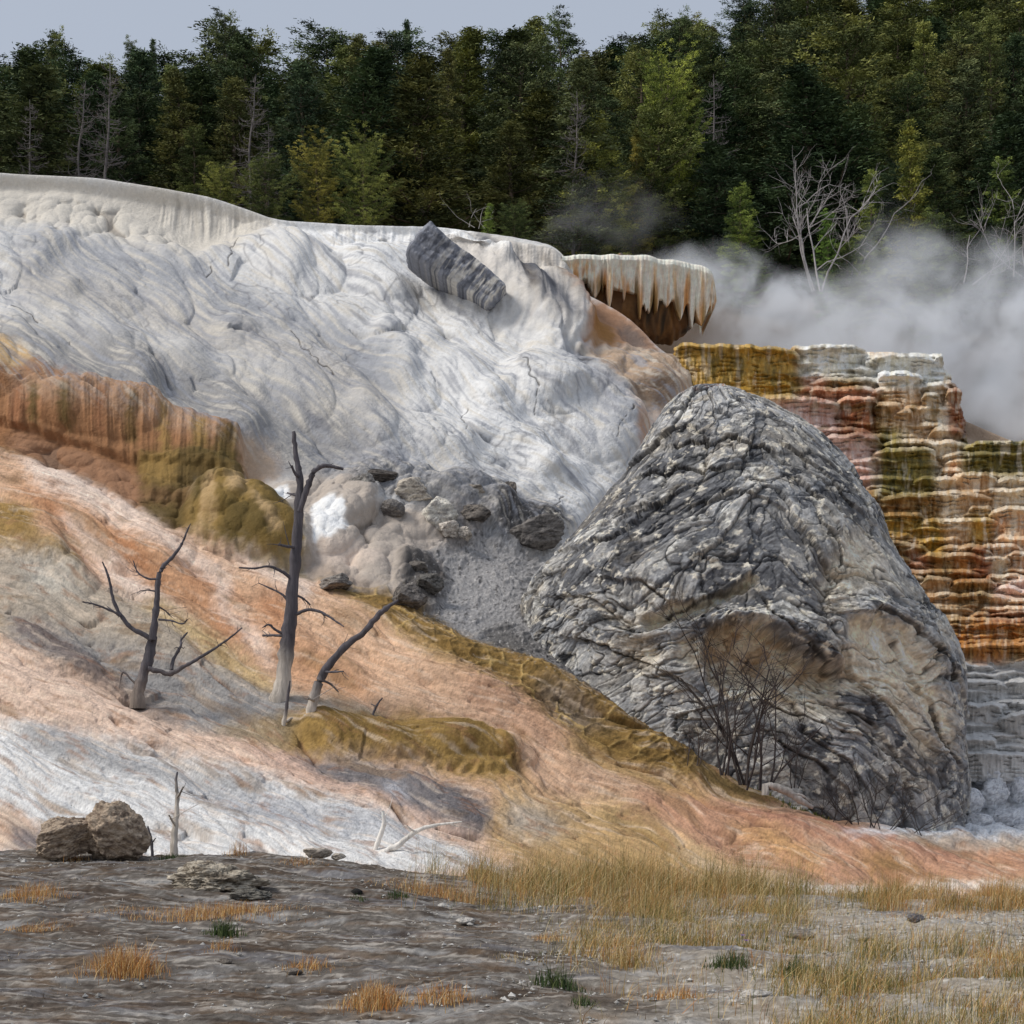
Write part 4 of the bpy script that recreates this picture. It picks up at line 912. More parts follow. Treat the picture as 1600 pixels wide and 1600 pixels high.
# the slanted slab: a squared prism of dark rock lying down the slope
def slab():
    Y = 60.4; n1_, n2_ = 160, 90
    a = np.linspace(0, 2*PI, n2_, endpoint=False); t = np.linspace(-1, 1, n1_); a, t = np.meshgrid(a, t)
    ex = 9.; ca_, sa_ = np.cos(a), np.sin(a); rr_ = (np.abs(ca_)**ex+np.abs(sa_)**ex)**(-1/ex)
    capf = np.clip(1-np.abs(t)**40, 0, 1)**.3
    L_, W_, T_ = 80/F*Y, (27-4*t)/F*Y, 1.3
    X_ = t*L_; Zl = sa_*rr_*W_*capf; Yl = ca_*rr_*T_*capf
    nn = fbm3(X_*1.3, Yl*1.3, Zl*5, 5, 8, .6); g_ = stair(nn, 5, .15)
    s_ = 1+.07*g_+.03*nn; Zl = Zl*(1+.5*(s_-1)); Yl = Yl*s_; X_ = X_+.12*fbm3(Zl*2, Yl*2, X_*.5, 3, 9)*np.abs(t)**3
    Zl = Zl+.12*np.sin(t*1.8)
    an = math.radians(-41); V = np.stack([X_*math.cos(an)-Zl*math.sin(an), Yl, X_*math.sin(an)+Zl*math.cos(an)], -1)
    m = smooth(-.2, .3, fbm2(Zl*1.2+.3*X_, X_*3.2, 4, 170, .65))[..., None]; C = lin((138,140,148))*(1-m)+lin((92,94,102))*m
    m = (smooth(-.1, .3, fbm2(Zl*.7, X_*4, 4, 171, .65))*smooth(-.9, .5, t)*.95)[..., None]; C = C*(1-m)+lin((214,208,198))*m
    C = C*(1+.2*fbm3(X_*5, Yl*5, Zl*5, 3, 12))[..., None]
    cap0, cap1 = V[0].mean(0), V[-1].mean(0); VV = np.concatenate([V.reshape(-1, 3), [cap0, cap1]]); nV = n1_*n2_; ar = np.arange(n2_)
    t1 = np.stack([np.full(n2_, nV), ar, (ar+1) % n2_], -1); t2 = np.stack([np.full(n2_, nV+1), (n1_-1)*n2_+(ar+1) % n2_, (n1_-1)*n2_+ar], -1)
    o = mesh_obj('tilted_block', VV, [grid_faces(n1_, n2_, wrap=True), t1, t2], M_ROCK, col=np.concatenate([np.clip(C, .02, .8).reshape(-1, 3), C[0, :1], C[-1, :1]]))
    o.location = at(716, 430, Y); tag(o, 'tilted dark grey streaked rock block stuck in the white slope', 'rock')
slab()

for i, (px_, py_, w_, h_, lab) in enumerate([(1512,1262,50,30,'white broken chunk nearest the right foot of the cone'),(1552,1250,56,34,'larger white block in the rubble at the right edge'),(1590,1240,44,30,'white block cut by the right edge'),(1530,1290,44,20,'low white slab in the rubble'),
  (1575,1285,50,24,'white slab in front of the larger block'),(1600,1300,40,16,'small white slab at the lower right of the rubble'),(1490,1302,36,14,'small flat white stone beside the bare shrubs'),(1545,1222,60,30,'white lump at the foot of the pale wall'),(1598,1205,50,36,'rounded white lump below the pale wall at the edge')]):
    make_rock('rubble_block', px_, py_, w_, h_, (224,226,230), (184,184,188), lab, 'rock', 220+i, group='white rubble beside the cone', sink=.5, plates=.16, n_=70)
# ------------------------------------------------------------------ wooded hill behind
def hill_z(X, Y):
    px = X/np.maximum(Y, 1)*F+800
    z78 = np.interp(px, [-900, 900, 1100, 1600, 2400], [27.5, 27.0, 24.5, 22.5, 20.0])
    tn = np.interp(px, [0, 800, 960, 1150, 2000], [.37, .39, .40, .54, .56])
    crest = np.interp(px, [0, 960, 1150], [126, 126, 185])
    up = z78+np.minimum(Y, crest)*tn-78*tn-np.maximum(Y-crest, 0)*.15
    low = z78-(78-Y)*np.interp(px, [800, 1050, 1300], [.55, .75, .85])
    z = np.where(Y > 78, up, low)
    return np.maximum(z+.7*fbm2(X/9, Y/9, 3, 120), -1)
hx = np.concatenate([np.linspace(-420, -70, 30)[:-1], np.linspace(-70, 90, 320), np.linspace(90, 480, 30)[1:]])
hy = np.concatenate([np.linspace(60, 190, 260), np.linspace(195, 700, 40)])
X, Y = np.meshgrid(hx, hy); Z = hill_z(X, Y)
base = np.zeros(X.shape+(3,)); base[:] = lin((104,88,74))
base = cmix(base, (148,130,112), smooth(.1, .5, fbm2(X/6, Y/5, 4, 121))*.8)
base = cmix(base, (70,72,44), smooth(.0, .5, fbm2(X/4, Y/4, 4, 122))*.7)
hill = mesh_obj('forest_hill', np.stack([X, Y, Z], -1).reshape(-1, 3), grid_faces(*X.shape), M_SOIL, col=base.reshape(-1, 3))
tag(hill, 'wooded brown hillside behind the travertine', 'hill', kind='structure')

def mat_foliage():
    m = material('needles', .75, .15); n = m.node_tree.nodes; l = m.node_tree.links; b = n['Principled BSDF']
    a = [q for q in n if q.type == 'ATTRIBUTE'][0]; oi = n.new('ShaderNodeObjectInfo')
    mu = n.new('ShaderNodeMixRGB'); mu.blend_type = 'MULTIPLY'; mu.inputs[0].default_value = 1
    l.new(a.outputs['Color'], mu.inputs[1]); l.new(oi.outputs['Color'], mu.inputs[2])
    for k in list(b.inputs['Base Color'].links): l.remove(k)
    l.new(mu.outputs[0], b.inputs['Base Color'])
    return m
M_NEEDLE = mat_foliage()
M_BARK = material('bark', .95, .1, base=tuple(lin((112,98,86))), vary=.3, vary_scale=4)
M_DEAD = material('dead_wood', .9, .15, base=tuple(lin((112,106,104))), vary=.3, vary_scale=5)
def tubes(paths, sides=6, colfn=None):
    """paths: list of (points (n,3), radii (n,)) -> verts, faces, colours t along path"""
    Vs, Fs, nb = [], [], 0
    for pts, rad in paths:
        pts = np.asarray(pts, float); rad = np.asarray(rad, float); n_ = len(pts)
        tg = np.gradient(pts, axis=0); tg /= np.linalg.norm(tg, axis=1)[:, None]+1e-9
        up = np.where(np.abs(tg[:, 2:3]) > .9, np.array([[0, 1., 0]]), np.array([[0, 0, 1.]]))
        s_ = np.cross(tg, up); s_ /= np.linalg.norm(s_, axis=1)[:, None]+1e-9; u_ = np.cross(s_, tg)
        a = np.linspace(0, 2*PI, sides, endpoint=False)
        ring = pts[:, None]+rad[:, None, None]*(np.cos(a)[None, :, None]*s_[:, None]+np.sin(a)[None, :, None]*u_[:, None])
        V = ring.reshape(-1, 3); f = grid_faces(n_, sides, wrap=True)+nb
        Vs.append(V); Fs.append(f); nb += len(V)
    return np.concatenate(Vs), np.concatenate(Fs)
def conifer_mesh(seed, wid=.30, kind='fir'):
    """unit-height conifer: returns trunk and crown meshes; wid = crown radius / height"""
    r = np.random.default_rng(seed); paths = []; cv, cc = [], []
    n_tr = 9; tz = np.linspace(0, .97, n_tr); lean = r.normal(0, .012, (n_tr, 2)).cumsum(0)
    paths.append((np.c_[lean, tz], .020*(1-tz*.93)))
    nbr = 120 if kind == 'fir' else 100
    lumps = r.uniform(.55, 1.25, 12)
    for i in range(nbr):
        h = .07+.91*(i+.5)/nbr+r.normal(0, .006)
        az = i*2.4+r.normal(0, .35)
        if kind == 'fir': prof = (1-h)**.8*(1.0 if h > .2 else .55+2.2*h)
        elif kind == 'round': prof = math.sqrt(max(0, 1-((h-.58)/.46)**2))*1.0
        else: prof = (1-h)**.45*min(1, .35+h*2.2)
        lob = .80+.35*math.sin(az*2+lumps[int(h*11.9)]*9)*.5+.25*(lumps[int(h*11.9)]-.9)
        L = max(.015, wid*prof*lob*r.uniform(.78, 1.06))
        base = np.array([np.interp(h, tz, lean[:, 0]), np.interp(h, tz, lean[:, 1]), h])
        d_ = np.array([math.cos(az), math.sin(az), 0])
        rise = np.interp(h, [0, .5, 1], [-.25, .0, .55])+r.normal(0, .10)
        if kind == 'round': rise += .3
        t = np.linspace(0, 1, 6)[:, None]
        pts = base+d_*L*t+np.array([0, 0, 1])*(L*rise*t-L*.25*t*(1-t)*(-1 if h > .8 else 1)+L*.12*t**3)
        paths.append((pts, np.linspace(.0045, .0012, 6)*(1.2-h)))
        ncl = max(4, int(L/.015)); tone = r.uniform(.5, 1.45)
        for q in range(ncl):
            tq = .12+.88*(q+r.random())/ncl
            c = base+d_*L*tq+np.array([0, 0, 1])*(L*rise*tq-L*.25*tq*(1-tq)+L*.12*tq**3)
            side = np.array([-d_[1], d_[0], 0])*r.normal(0, .36)*L*(1.2-tq)
            c = c+side+r.normal(0, .006, 3)
            nq = 34; ln = r.uniform(.006, .016, nq); wd = r.uniform(.0013, .0030, nq)
            dirs = d_*.8+r.normal(0, .62, (nq, 3))*np.array([1, 1, .45])+np.array([0, 0, .10]); dirs /= np.linalg.norm(dirs, axis=1)[:, None]
            sd = np.cross(dirs, r.normal(size=(nq, 3))); sd /= np.linalg.norm(sd, axis=1)[:, None]
            o0 = c+r.normal(0, .011, (nq, 3))*np.array([1.25, 1.25, .28])
            a = o0-sd*wd[:, None]; b = o0+sd*wd[:, None]; e1 = o0+dirs*ln[:, None]+sd*wd[:, None]*.5; e2 = o0+dirs*ln[:, None]-sd*wd[:, None]*.5
            cv.append(np.stack([a, b, e1, e2], 1))
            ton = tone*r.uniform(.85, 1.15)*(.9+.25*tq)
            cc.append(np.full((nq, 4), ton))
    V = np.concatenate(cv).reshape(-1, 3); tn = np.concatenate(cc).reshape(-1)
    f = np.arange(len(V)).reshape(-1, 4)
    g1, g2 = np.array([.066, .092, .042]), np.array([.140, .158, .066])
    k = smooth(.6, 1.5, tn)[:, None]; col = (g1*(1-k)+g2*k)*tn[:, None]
    tv, tf = tubes(paths, 5)
    return tv, tf, V, f, col
PROTO = []
for i, (wd, kd) in enumerate([(.27,'fir'),(.33,'fir'),(.24,'fir'),(.36,'open'),(.31,'open'),(.38,'round'),(.22,'fir'),(.30,'round')]):
    tv, tf, cvv, cf, ccol = conifer_mesh(400+i, wd, kd)
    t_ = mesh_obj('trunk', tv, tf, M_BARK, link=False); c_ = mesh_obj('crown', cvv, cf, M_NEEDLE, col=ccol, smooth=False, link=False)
    PROTO.append((t_, c_, wd))
def add_tree(name, X, Y, z, H, W, proto, tint, label, cat='conifer', group=None, rz=0.0):
    t_, c_, wd = PROTO[proto]
    root = empty(name, (X, Y, z), label, cat, group, rz)
    k = W/(2*wd*H)
    for src in (t_, c_):
        o = src.copy(); COL.objects.link(o); o.parent = root; o.scale = (H*k, H*k, H)
        o.color = (*tint, 1)
    return root
def dead_conifer(seed):
    r = np.random.default_rng(seed); n_ = 10; tz = np.linspace(0, 1, n_); lean = r.normal(0, .008, (n_, 2)).cumsum(0)
    tr = [(np.c_[lean, tz], .013*(1-tz*.9))]; br = []
    for i in range(110):
        h = .12+.85*r.random(); az = r.uniform(0, 2*PI); L = .20*(1-h)**.6*r.uniform(.4, 1.1)+.015
        b0 = np.array([np.interp(h, tz, lean[:, 0]), np.interp(h, tz, lean[:, 1]), h]); d_ = np.array([math.cos(az), math.sin(az), 0])
        t = np.linspace(0, 1, 6)[:, None]; dr = r.uniform(-.5, .35)
        pts = b0+d_*L*t+np.array([0, 0, 1])*L*(dr*t+.3*t*t)+r.normal(0, .004, (6, 3))*t
        br.append((pts, np.linspace(.0022, .0007, 6)))
        for q in range(3):
            s0 = pts[2+q]; d2 = d_+r.normal(0, .7, 3); d2 /= np.linalg.norm(d2)
            br.append((np.stack([s0, s0+d2*L*.18, s0+d2*L*.34+np.array([0, 0, .01])]), [.0016, .0012, .0007]))
    return tubes(tr, 7), tubes(br, 4)
DEADP = []
for i in range(3):
    (a, b), (c, dd_) = dead_conifer(900+i)
    DEADP.append((mesh_obj('trunk', a, b, M_DEAD, link=False), mesh_obj('branches', c, dd_, M_DEAD, link=False)))
def at_hill(px, Y): X = (px-800)/F*Y; return X, float(hill_z(np.array([X]), np.array([float(Y)]))[0])
SKYL = np.array([(-300,60),(20,95),(60,70),(90,52),(125,55),(150,105),(200,66),(225,72),(242,60),(285,100),(298,32),(400,22),(425,66),(450,50),(480,34),(520,48),(560,56),(600,60),(625,30),(655,80),(700,50),(740,30),(790,60),(820,30),(880,28),(905,45),(925,95),(960,72),(1000,62),(1030,34),(1100,26),(1140,44),(1160,10),(1190,-30),(1620,-50),(1950,-50)], float)
rt = np.random.default_rng(21)
GREEN = [(1,1,1),(.7,.8,.8),(1.35,1.3,1.0),(.55,.7,.72),(1.5,1.35,.95),(1.15,1.0,.8),(.6,.75,.85),(.85,.95,.85)]
LBL = {('left','far'):'dark conifer on the skyline at the upper left of the forest',('left','mid'):'dark green conifer in the packed forest above the white rim',('left','near'):'bushy green conifer at the forest edge right behind the white rim',
 ('mid','far'):'dark conifer on the skyline above the middle of the slope',('mid','mid'):'dark green conifer in the packed forest above the stalactite ledge',('mid','near'):'green conifer at the forest edge behind the stalactite ledge',
 ('right','far'):'dark conifer high on the hillside at the upper right',('right','mid'):'dark green conifer on the hillside above the steam',('right','near'):'green conifer standing at the edge of the steam'}
FIX = [ # px, ytop, Y, width px, proto, tint, label
 (355,24,118,150,3,(1,1,.9),'broad dark conifer rising highest beside the left patch of sky'),
 (92,50,112,95,3,(1.2,1.15,.8),'ragged olive green conifer nearest the left end of the skyline'),
 (200,62,112,70,4,(1,1,.9),'thin crowned conifer right of the ragged one on the left skyline'),
 (240,60,116,60,0,(.8,.9,.9),'slim dark conifer just left of the tall broad one'),
 (625,28,122,80,2,(.75,.95,.85),'pointed deep green conifer standing alone between two notches of sky'),
 (865,26,112,190,3,(.85,.95,.85),'huge dark conifer left of the middle patch of sky'),
 (1070,22,116,150,3,(.8,.9,.8),'tall dark conifer right of the middle patch of sky'),
 (262,100,94,160,1,(1.35,1.35,1.05),'large light green conifer in the upper left of the forest'),
 (560,55,98,190,1,(1.15,1.0,.75),'large brownish green conifer in the middle left of the forest'),
 (700,75,96,120,0,(1.15,.95,.7),'russet green conifer below the notch in the skyline'),
 (310,200,86,120,4,(1,1,.7),'bushy dark olive tree behind the rim on the left'),
 (1265,70,104,190,3,(1,1,.8),'wide dark green conifer above the silver dead tree'),
 (1440,35,110,170,1,(1.5,1.35,.85),'tall light olive conifer at the upper right'),
 (1545,20,104,150,1,(1.2,1.15,.8),'tall green conifer touching the right edge'),
 (345,262,79,72,7,(1.5,1.35,.8),'small round olive juniper just above the white rim'),
 (418,252,80,95,7,(1.1,1.1,.8),'dark bushy juniper right of the small round one'),
 (500,236,81,105,5,(2.0,1.55,.85),'yellowish open shrub behind the snow white rim'),
 (572,230,80,115,5,(1.5,1.4,.85),'green upright branched shrub beside the yellowish one'),
 (762,318,77,52,6,(1.5,1.7,.9),'little light green fir beside grey sticks behind the rim'),
 (805,322,78,70,7,(.9,1,.8),'low dark bush right of the little green fir'),
 (935,185,84,200,3,(1.7,1.5,.8),'broad olive gold conifer behind the stalactite ledge'),
 (985,200,86,80,2,(1.9,1.4,.8),'narrow bronze tipped conifer right of the broad gold one'),
 (1050,120,88,140,5,(1.8,1.75,.8),'bright green pine with a round open crown'),
 (1160,290,80,115,4,(1.4,1.5,.8),'mid green young conifer left of the silver dead tree'),
 (1420,195,84,130,2,(1.9,1.6,.8),'yellow green pointed conifer right of the silver dead tree'),
 (1360,270,83,90,4,(1.5,1.5,.8),'low green conifer between the silver tree and the yellow green one'),
 (1290,330,80,70,4,(1.2,1.6,.8),'small bright green conifer behind the silver dead trunk'),
 (1560,250,88,110,4,(1.3,1.4,.8),'green conifer low at the right edge above the steam'),
 (640,160,90,120,0,(.8,.9,.85),'dark conifer in front of the pointed deep green one'),
 (1330,380,78,120,4,(1.2,1.3,.8),'low bush half hidden by the steam'),
 (1450,330,80,110,4,(1.3,1.35,.85),'low bushy conifer above the thickest steam')]
for (px_, yt_, Y_, w_, pr, ti, lab) in FIX:
    X_, z_ = at_hill(px_, Y_); zt = CZ+(HZ-yt_)/F*Y_; H_ = max(zt-z_, 2.0)
    nm = 'juniper' if 'juniper' in lab else 'shrub' if ('shrub' in lab or 'bush' in lab.split()) else 'pine_tree' if 'pine' in lab else 'conifer'
    ti = tuple(v*(1.2 if max(ti) > 1.35 else 1) for v in ti)
    add_tree(nm, X_, Y_, z_-.1, H_+.1, w_/F*Y_, pr, ti, lab, nm.replace('_', ' '), rz=rt.uniform(0, 6))
for Y_, mode in ((86,'near'),(93,'near'),(100,'mid'),(108,'mid'),(116,'mid'),(123,'far'),(134,'far'),(148,'far'),(164,'far'),(180,'far')):
    px_ = -130+rt.uniform(0, 60)
    while px_ < 1740:
        stp = rt.uniform(70, 112)*(100/Y_)**.5
        if Y_ > 126 and px_ < 1010: px_ += stp; continue
        Yj = Y_+rt.uniform(-3, 3); X_, z_ = at_hill(px_, Yj); H_ = rt.uniform(9.5, 14.5)*(0.8 if mode == 'near' else 1)+(4.5 if Y_ > 126 else 0)
        zcap = CZ+(HZ-np.interp(px_, SKYL[:, 0], SKYL[:, 1])-rt.uniform(0, 14))/F*Yj
        H_ = min(H_, zcap-z_)
        if Y_ == 123 and px_ < 1100: H_ = max(zcap-z_, 4)
        if H_ > 3.5:
            zone = 'left' if px_ < 560 else 'mid' if px_ < 1120 else 'right'
            ti = GREEN[rt.integers(len(GREEN))]; lab = LBL[(zone, mode)]
            wpx = rt.uniform(1.0, 1.5)*H_*.66
            add_tree('conifer', X_, Yj, z_-.2, H_+.2, wpx, int(rt.choice([0, 1, 2, 3, 4, 6, 1, 3])), ti, lab, 'conifer', lab.replace('conifer', 'conifers', 1).replace('dark', 'dark', 1), rt.uniform(0, 6))
        px_ += stp
for (px_, yt_, yb_, Y_, k, lab) in [(165,95,275,83,0,'tall grey bare conifer, left of the pair above the rim'),(128,120,270,83,1,'grey bare conifer leaning at the far left of the forest'),(40,150,265,82,2,'thin grey dead conifer at the left edge'),
      (395,110,290,84,1,'grey bare conifer above the dark bushy juniper'),(415,190,330,83,2,'short grey bare conifer behind the dark bushy juniper'),(895,140,330,83,0,'grey dead conifer left of the bright round pine'),(1110,110,330,90,2,'grey dead trunk right of the bright round pine')]:
    X_, z_ = at_hill(px_, Y_); H_ = CZ+(HZ-yt_)/F*Y_-z_
    root = empty('dead_conifer', (X_, Y_, z_-.1), lab, 'dead tree', None, k*1.3)
    for src in DEADP[k]: o = src.copy(); COL.objects.link(o); o.parent = root; o.scale = (H_*.9, H_*.9, H_)
# ------------------------------------------------------------------ dead trees, shrubs and fallen branches
M_WOOD = material('weathered_wood', .9, .15, vary=.38, vary_scale=9, bumps=((12, .03, 'n'), (30, .012, 'n')), stretch=(1, 1, .14))
def subdiv(pts, rad, n_=5, jit=.0, r=None):
    pts = np.asarray(pts, float); t = np.arange(len(pts)); tt_ = np.linspace(0, len(pts)-1, (len(pts)-1)*n_+1)
    if len(pts) > 2:
        P_ = pchip_any(tt_, pts)
    else: P_ = np.stack([np.interp(tt_, t, pts[:, k]) for k in range(3)], 1)
    R_ = np.interp(tt_, t, rad)
    if jit and r is not None:
        k = r.normal(0, jit, P_.shape)*R_[:, None]; k[0] = 0; P_ = P_+k; R_ = R_*(1+r.normal(0, .08, len(R_)))
    return P_, R_
def pchip_any(tt_, pts):
    # Catmull-Rom
    i = np.clip(tt_.astype(int), 0, len(pts)-2); f = (tt_-i)[:, None]
    m = np.gradient(pts, axis=0)
    return (2*f**3-3*f**2+1)*pts[i]+(f**3-2*f**2+f)*m[i]+(-2*f**3+3*f**2)*pts[i+1]+(f**3-f**2)*m[i+1]
def wood_obj(name, paths, parent, org, ca_, cb_, zlo, zhi, sides=8):
    V, f = tubes(paths, sides); V = V-np.array(org)
    t = smooth(zlo, zhi, V[:, 2]+.15*perlin3(V[:, 0]*3, V[:, 1]*3, V[:, 2]*3))[:, None]
    c = lin(ca_)*(1-t)+lin(cb_)*t
    c = c*(1+.25*perlin3(V[:, 0]*9, V[:, 1]*9, V[:, 2]*2))[:, None]
    return mesh_obj(name, V, f, M_WOOD, parent=parent, col=np.clip(c, .02, .8))
def snag(name, trunk, branches, label, cat, seed, Y=None, ca_=(196,186,174), cb_=(92,88,92), zlo=.4, zhi=1.6, twigs=3, forked=None):
    r = np.random.default_rng(seed); bx, by = trunk[0][:2]
    if Y is None: Y = slopeY(bx, by)-.15
    org = at(bx, by, Y); root = empty(name, org, label, cat)
    def P3(seq, dep):
        out = []
        for i, (x_, y_, rr_) in enumerate(seq):
            out.append((at(x_, y_, Y+dep*i/max(1, len(seq)-1)), rr_/F*Y))
        return subdiv([np.array(p) for p, _ in out], [q for _, q in out], 5, .10, r)
    tp = P3(trunk, r.uniform(-.2, .2)); p0 = tp[0][0].copy(); p0[2] -= .25
    tp = (np.concatenate([[p0], tp[0]]), np.concatenate([[tp[1][0]*1.15], tp[1]]))
    wood_obj('trunk', [tp], root, org, ca_, cb_, zlo, zhi, 12)
    for b in branches:
        bp = P3(b, r.uniform(-.7, .7)); ps = [bp]; n_ = len(bp[0])
        for q in range(twigs):
            k = int(n_*r.uniform(.35, .95)); s0 = bp[0][k]; L = r.uniform(.1, .38)*(n_-k+6)/n_*1.4
            d_ = (bp[0][min(k+1, n_-1)]-bp[0][k-1]); d_ = d_/(np.linalg.norm(d_)+1e-6)+r.normal(0, .7, 3); d_ /= np.linalg.norm(d_)
            rr_ = max(bp[1][k]*.4, .006)
            ps.append((np.stack([s0, s0+d_*L*.5, s0+d_*L+r.normal(0, .04, 3)]), [rr_, rr_*.7, .004]))
        wood_obj('branch', ps, root, org, ca_, cb_, zlo, zhi, 6)
    return root
snag('dead_tree', [(215,1090,11),(222,1062,9),(232,1025,8.5),(238,996,7.5)],
 [[(238,1000,6),(243,960,5),(246,930,4.5),(248,900,4),(257,883,3.4),(270,870,2.8),(284,850,2.2),(291,833,1.5),(298,818,.8)],
  [(238,1000,5),(222,990,4),(204,980,4),(188,960,3.2),(177,938,2.6),(172,912,2.2),(167,894,1.8),(160,878,1.2)],
  [(192,964,2.4),(175,955,2),(150,945,1.6),(129,940,1)],
  [(232,1045,5),(252,1050,4.4),(268,1052,4),(290,1040,3.2),(312,1028,2.6),(340,1010,2),(360,996,1.6),(378,981,1)],
  [(268,1051,3),(270,1034,2.8),(282,1010,2.2),(283,1000,2),(293,988,1.2)],
  [(250,905,2),(232,904,1.8),(216,895,1.4),(208,876,.8)],[(248,968,2),(268,970,1.6),(285,975,1.2),(293,968,.8)],[(246,925,1.6),(232,922,1.2),(222,923,.8)],
  [(247,948,1.4),(258,954,1),(268,964,.7)],[(220,1075,2),(205,1062,1.8),(192,1050,1.6),(186,1075,1)]],
 'dead tree with several curving bare limbs, leftmost of the three snags', 'dead tree', 41, zlo=-.1, zhi=.9, ca_=(138,126,116), twigs=6)
snag('dead_tree', [(437,1102,14),(443,1050,12.5),(449,1005,11.5),(455,950,10),(460,895,9),(464,845,8),(467,795,7),(469,750,5.5),(465,727,4.5),(461,700,3.6),(459,674,3)],
 [[(467,800,5),(478,768,5),(487,745,4.6),(497,731,4),(512,728,3.4),(537,733,2.2)],[(456,905,3),(440,893,2.6),(420,885,2.2),(398,888,1.8),(373,887,1.2)],
  [(452,942,2.4),(440,928,2),(424,920,1.6),(404,911,1)],[(458,962,3),(480,953,2.8),(498,955,2.4),(512,962,2),(524,970,1.6),(537,979,1)],
  [(447,992,2.6),(430,984,2.2),(420,976,1.8),(410,981,1)],[(447,994,2.6),(430,993,2.4),(411,993,2)],[(459,928,2),(472,934,1.8),(485,945,1.2)],
  [(463,856,2.6),(450,854,2.4),(435,851,2)],[(466,745,2.4),(460,738,2.2),(456,728,1.8)],[(466,775,2),(455,772,1.8),(449,770,1.2)],[(441,1060,2),(430,1067,1.8),(428,1075,1)]],
 'tallest grey dead tree with a straight bleached trunk, in the middle of three', 'dead tree', 42, zlo=.6, zhi=1.6, twigs=3)
snag('dead_tree', [(479,1135,9.5),(488,1102,8),(498,1068,7),(514,1040,6.4),(540,1010,5.6),(566,990,5),(586,968,4.6),(602,951,4),(623,938,2)],
 [[(505,1050,2.2),(520,1050,2),(537,1049,1.2)],[(500,1062,2),(515,1068,1.8),(529,1081,1.2)],[(532,1018,1.6),(536,1008,1.2)],[(492,1095,2),(482,1092,1.6)]],
 'leaning dead trunk curving to the right, rightmost of the three snags', 'dead tree', 43, zlo=.3, zhi=1.2, twigs=3)
snag('dead_sapling', [(442,1136,4),(447,1110,3),(450,1085,2.4),(453,1064,1)], [[(444,1130,2),(458,1122,1.6),(470,1132,1)]], 'thin dead stick at the foot of the tallest dead tree', 'dead tree', 44, zlo=.1, zhi=.5, twigs=1)
snag('dead_sapling', [(583,1115,2),(590,1100,1.6),(598,1090,1)], [[(588,1104,1),(580,1100,.8)]], 'tiny dead twig standing on the golden bulge', 'dead tree', 45, zlo=-1, zhi=0, twigs=1)
snag('dead_sapling', [(272,1327,6),(273,1298,5),(276,1268,4),(277,1240,3),(275,1222,2.4),(277,1206,1.2)], [[(277,1246,2),(282,1238,2),(286,1230,1.4)],[(274,1290,2),(268,1280,1.8),(264,1274,1.2)]],
 'short bleached dead stem beside the heart shaped boulder', 'dead tree', 46, Y=27.6, zlo=.7, zhi=1.3, twigs=2)
snag('dead_sapling', [(238,1330,2.6),(236,1312,2.2),(231,1291,1.4)], [[(237,1318,1.2),(243,1310,.9)]], 'small dark stick at the right foot of the boulder', 'dead tree', 47, Y=27.6, zlo=-2, zhi=-1, twigs=0)
snag('fallen_branch', [(586,1328,3.4),(594,1306,4),(600,1287,3.6),(598,1267,2)], [[(599,1280,1.6),(604,1272,1.2)]], 'white bleached branch standing up from the pale slope', 'fallen branch', 48, Y=31.0, zlo=1, zhi=2, ca_=(226,220,212), twigs=1)
snag('fallen_branch', [(592,1333,4.4),(620,1322,4.4),(648,1300,3.8),(678,1290,2.6),(722,1284,1.2)], [[(650,1300,2),(642,1296,1.6),(636,1290,1)],[(690,1288,1.6),(704,1288,1.2),(716,1292,.8)]], 'long bleached branch lying on the pale slope', 'fallen branch', 49, Y=30.8, zlo=.9, zhi=1.2, ca_=(220,214,206), twigs=1)
snag('fallen_log', [(1196,1226,5),(1215,1230,6),(1232,1238,6),(1250,1250,5.5),(1270,1262,3)], [[(1236,1240,3),(1255,1244,2.4),(1268,1256,1.4)]], 'grey log lying on the moss at the foot of the cone', 'log', 50, Y=38.6, zlo=5, zhi=6, ca_=(160,154,148), twigs=1)
def shrub_paths(r, H_, spread, nstem, lean=0.0, fork=3):
    ps = []
    def grow(p, d_, L, rad, lvl):
        n_ = 5; pts = [p]; dd_ = d_.copy()
        for i in range(n_-1):
            dd_ = dd_+r.normal(0, .13, 3)+np.array([0, 0, .04]); dd_ /= np.linalg.norm(dd_); pts.append(pts[-1]+dd_*L/(n_-1))
        ps.append((np.array(pts), np.linspace(rad, rad*.45, n_)))
        if lvl > 0:
            for q in range(r.integers(fork-1, fork+2)):
                k = r.integers(1, n_); nd = dd_+r.normal(0, .55, 3); nd /= np.linalg.norm(nd)
                grow(pts[k], nd, L*r.uniform(.4, .7), rad*.55, lvl-1)
    for s_ in range(nstem):
        a = r.uniform(0, 2*PI); d_ = np.array([math.cos(a)*spread+lean, math.sin(a)*spread, 1.]); d_ /= np.linalg.norm(d_)
        grow(np.array([r.normal(0, .12), r.normal(0, .12), -.1]), d_, H_*r.uniform(.55, .8), H_*.0085, 3)
    return ps
def shrub(name, px_, py_, Y, H_, spread, nstem, c_, label, cat, seed, lean=0.0, group=None, fork=3):
    r = np.random.default_rng(seed); org = at(px_, py_, Y); root = empty(name, org, label, cat, group)
    for i in range(nstem):
        ps = shrub_paths(r, H_, spread, 1, lean, fork)
        off = np.array([r.normal(0, .10*H_*spread), 0, 0])
        wood_obj('stem', [(p+off, q) for p, q in ps], root, (0, 0, 0), c_, c_, 0, 1, 4)
    return root
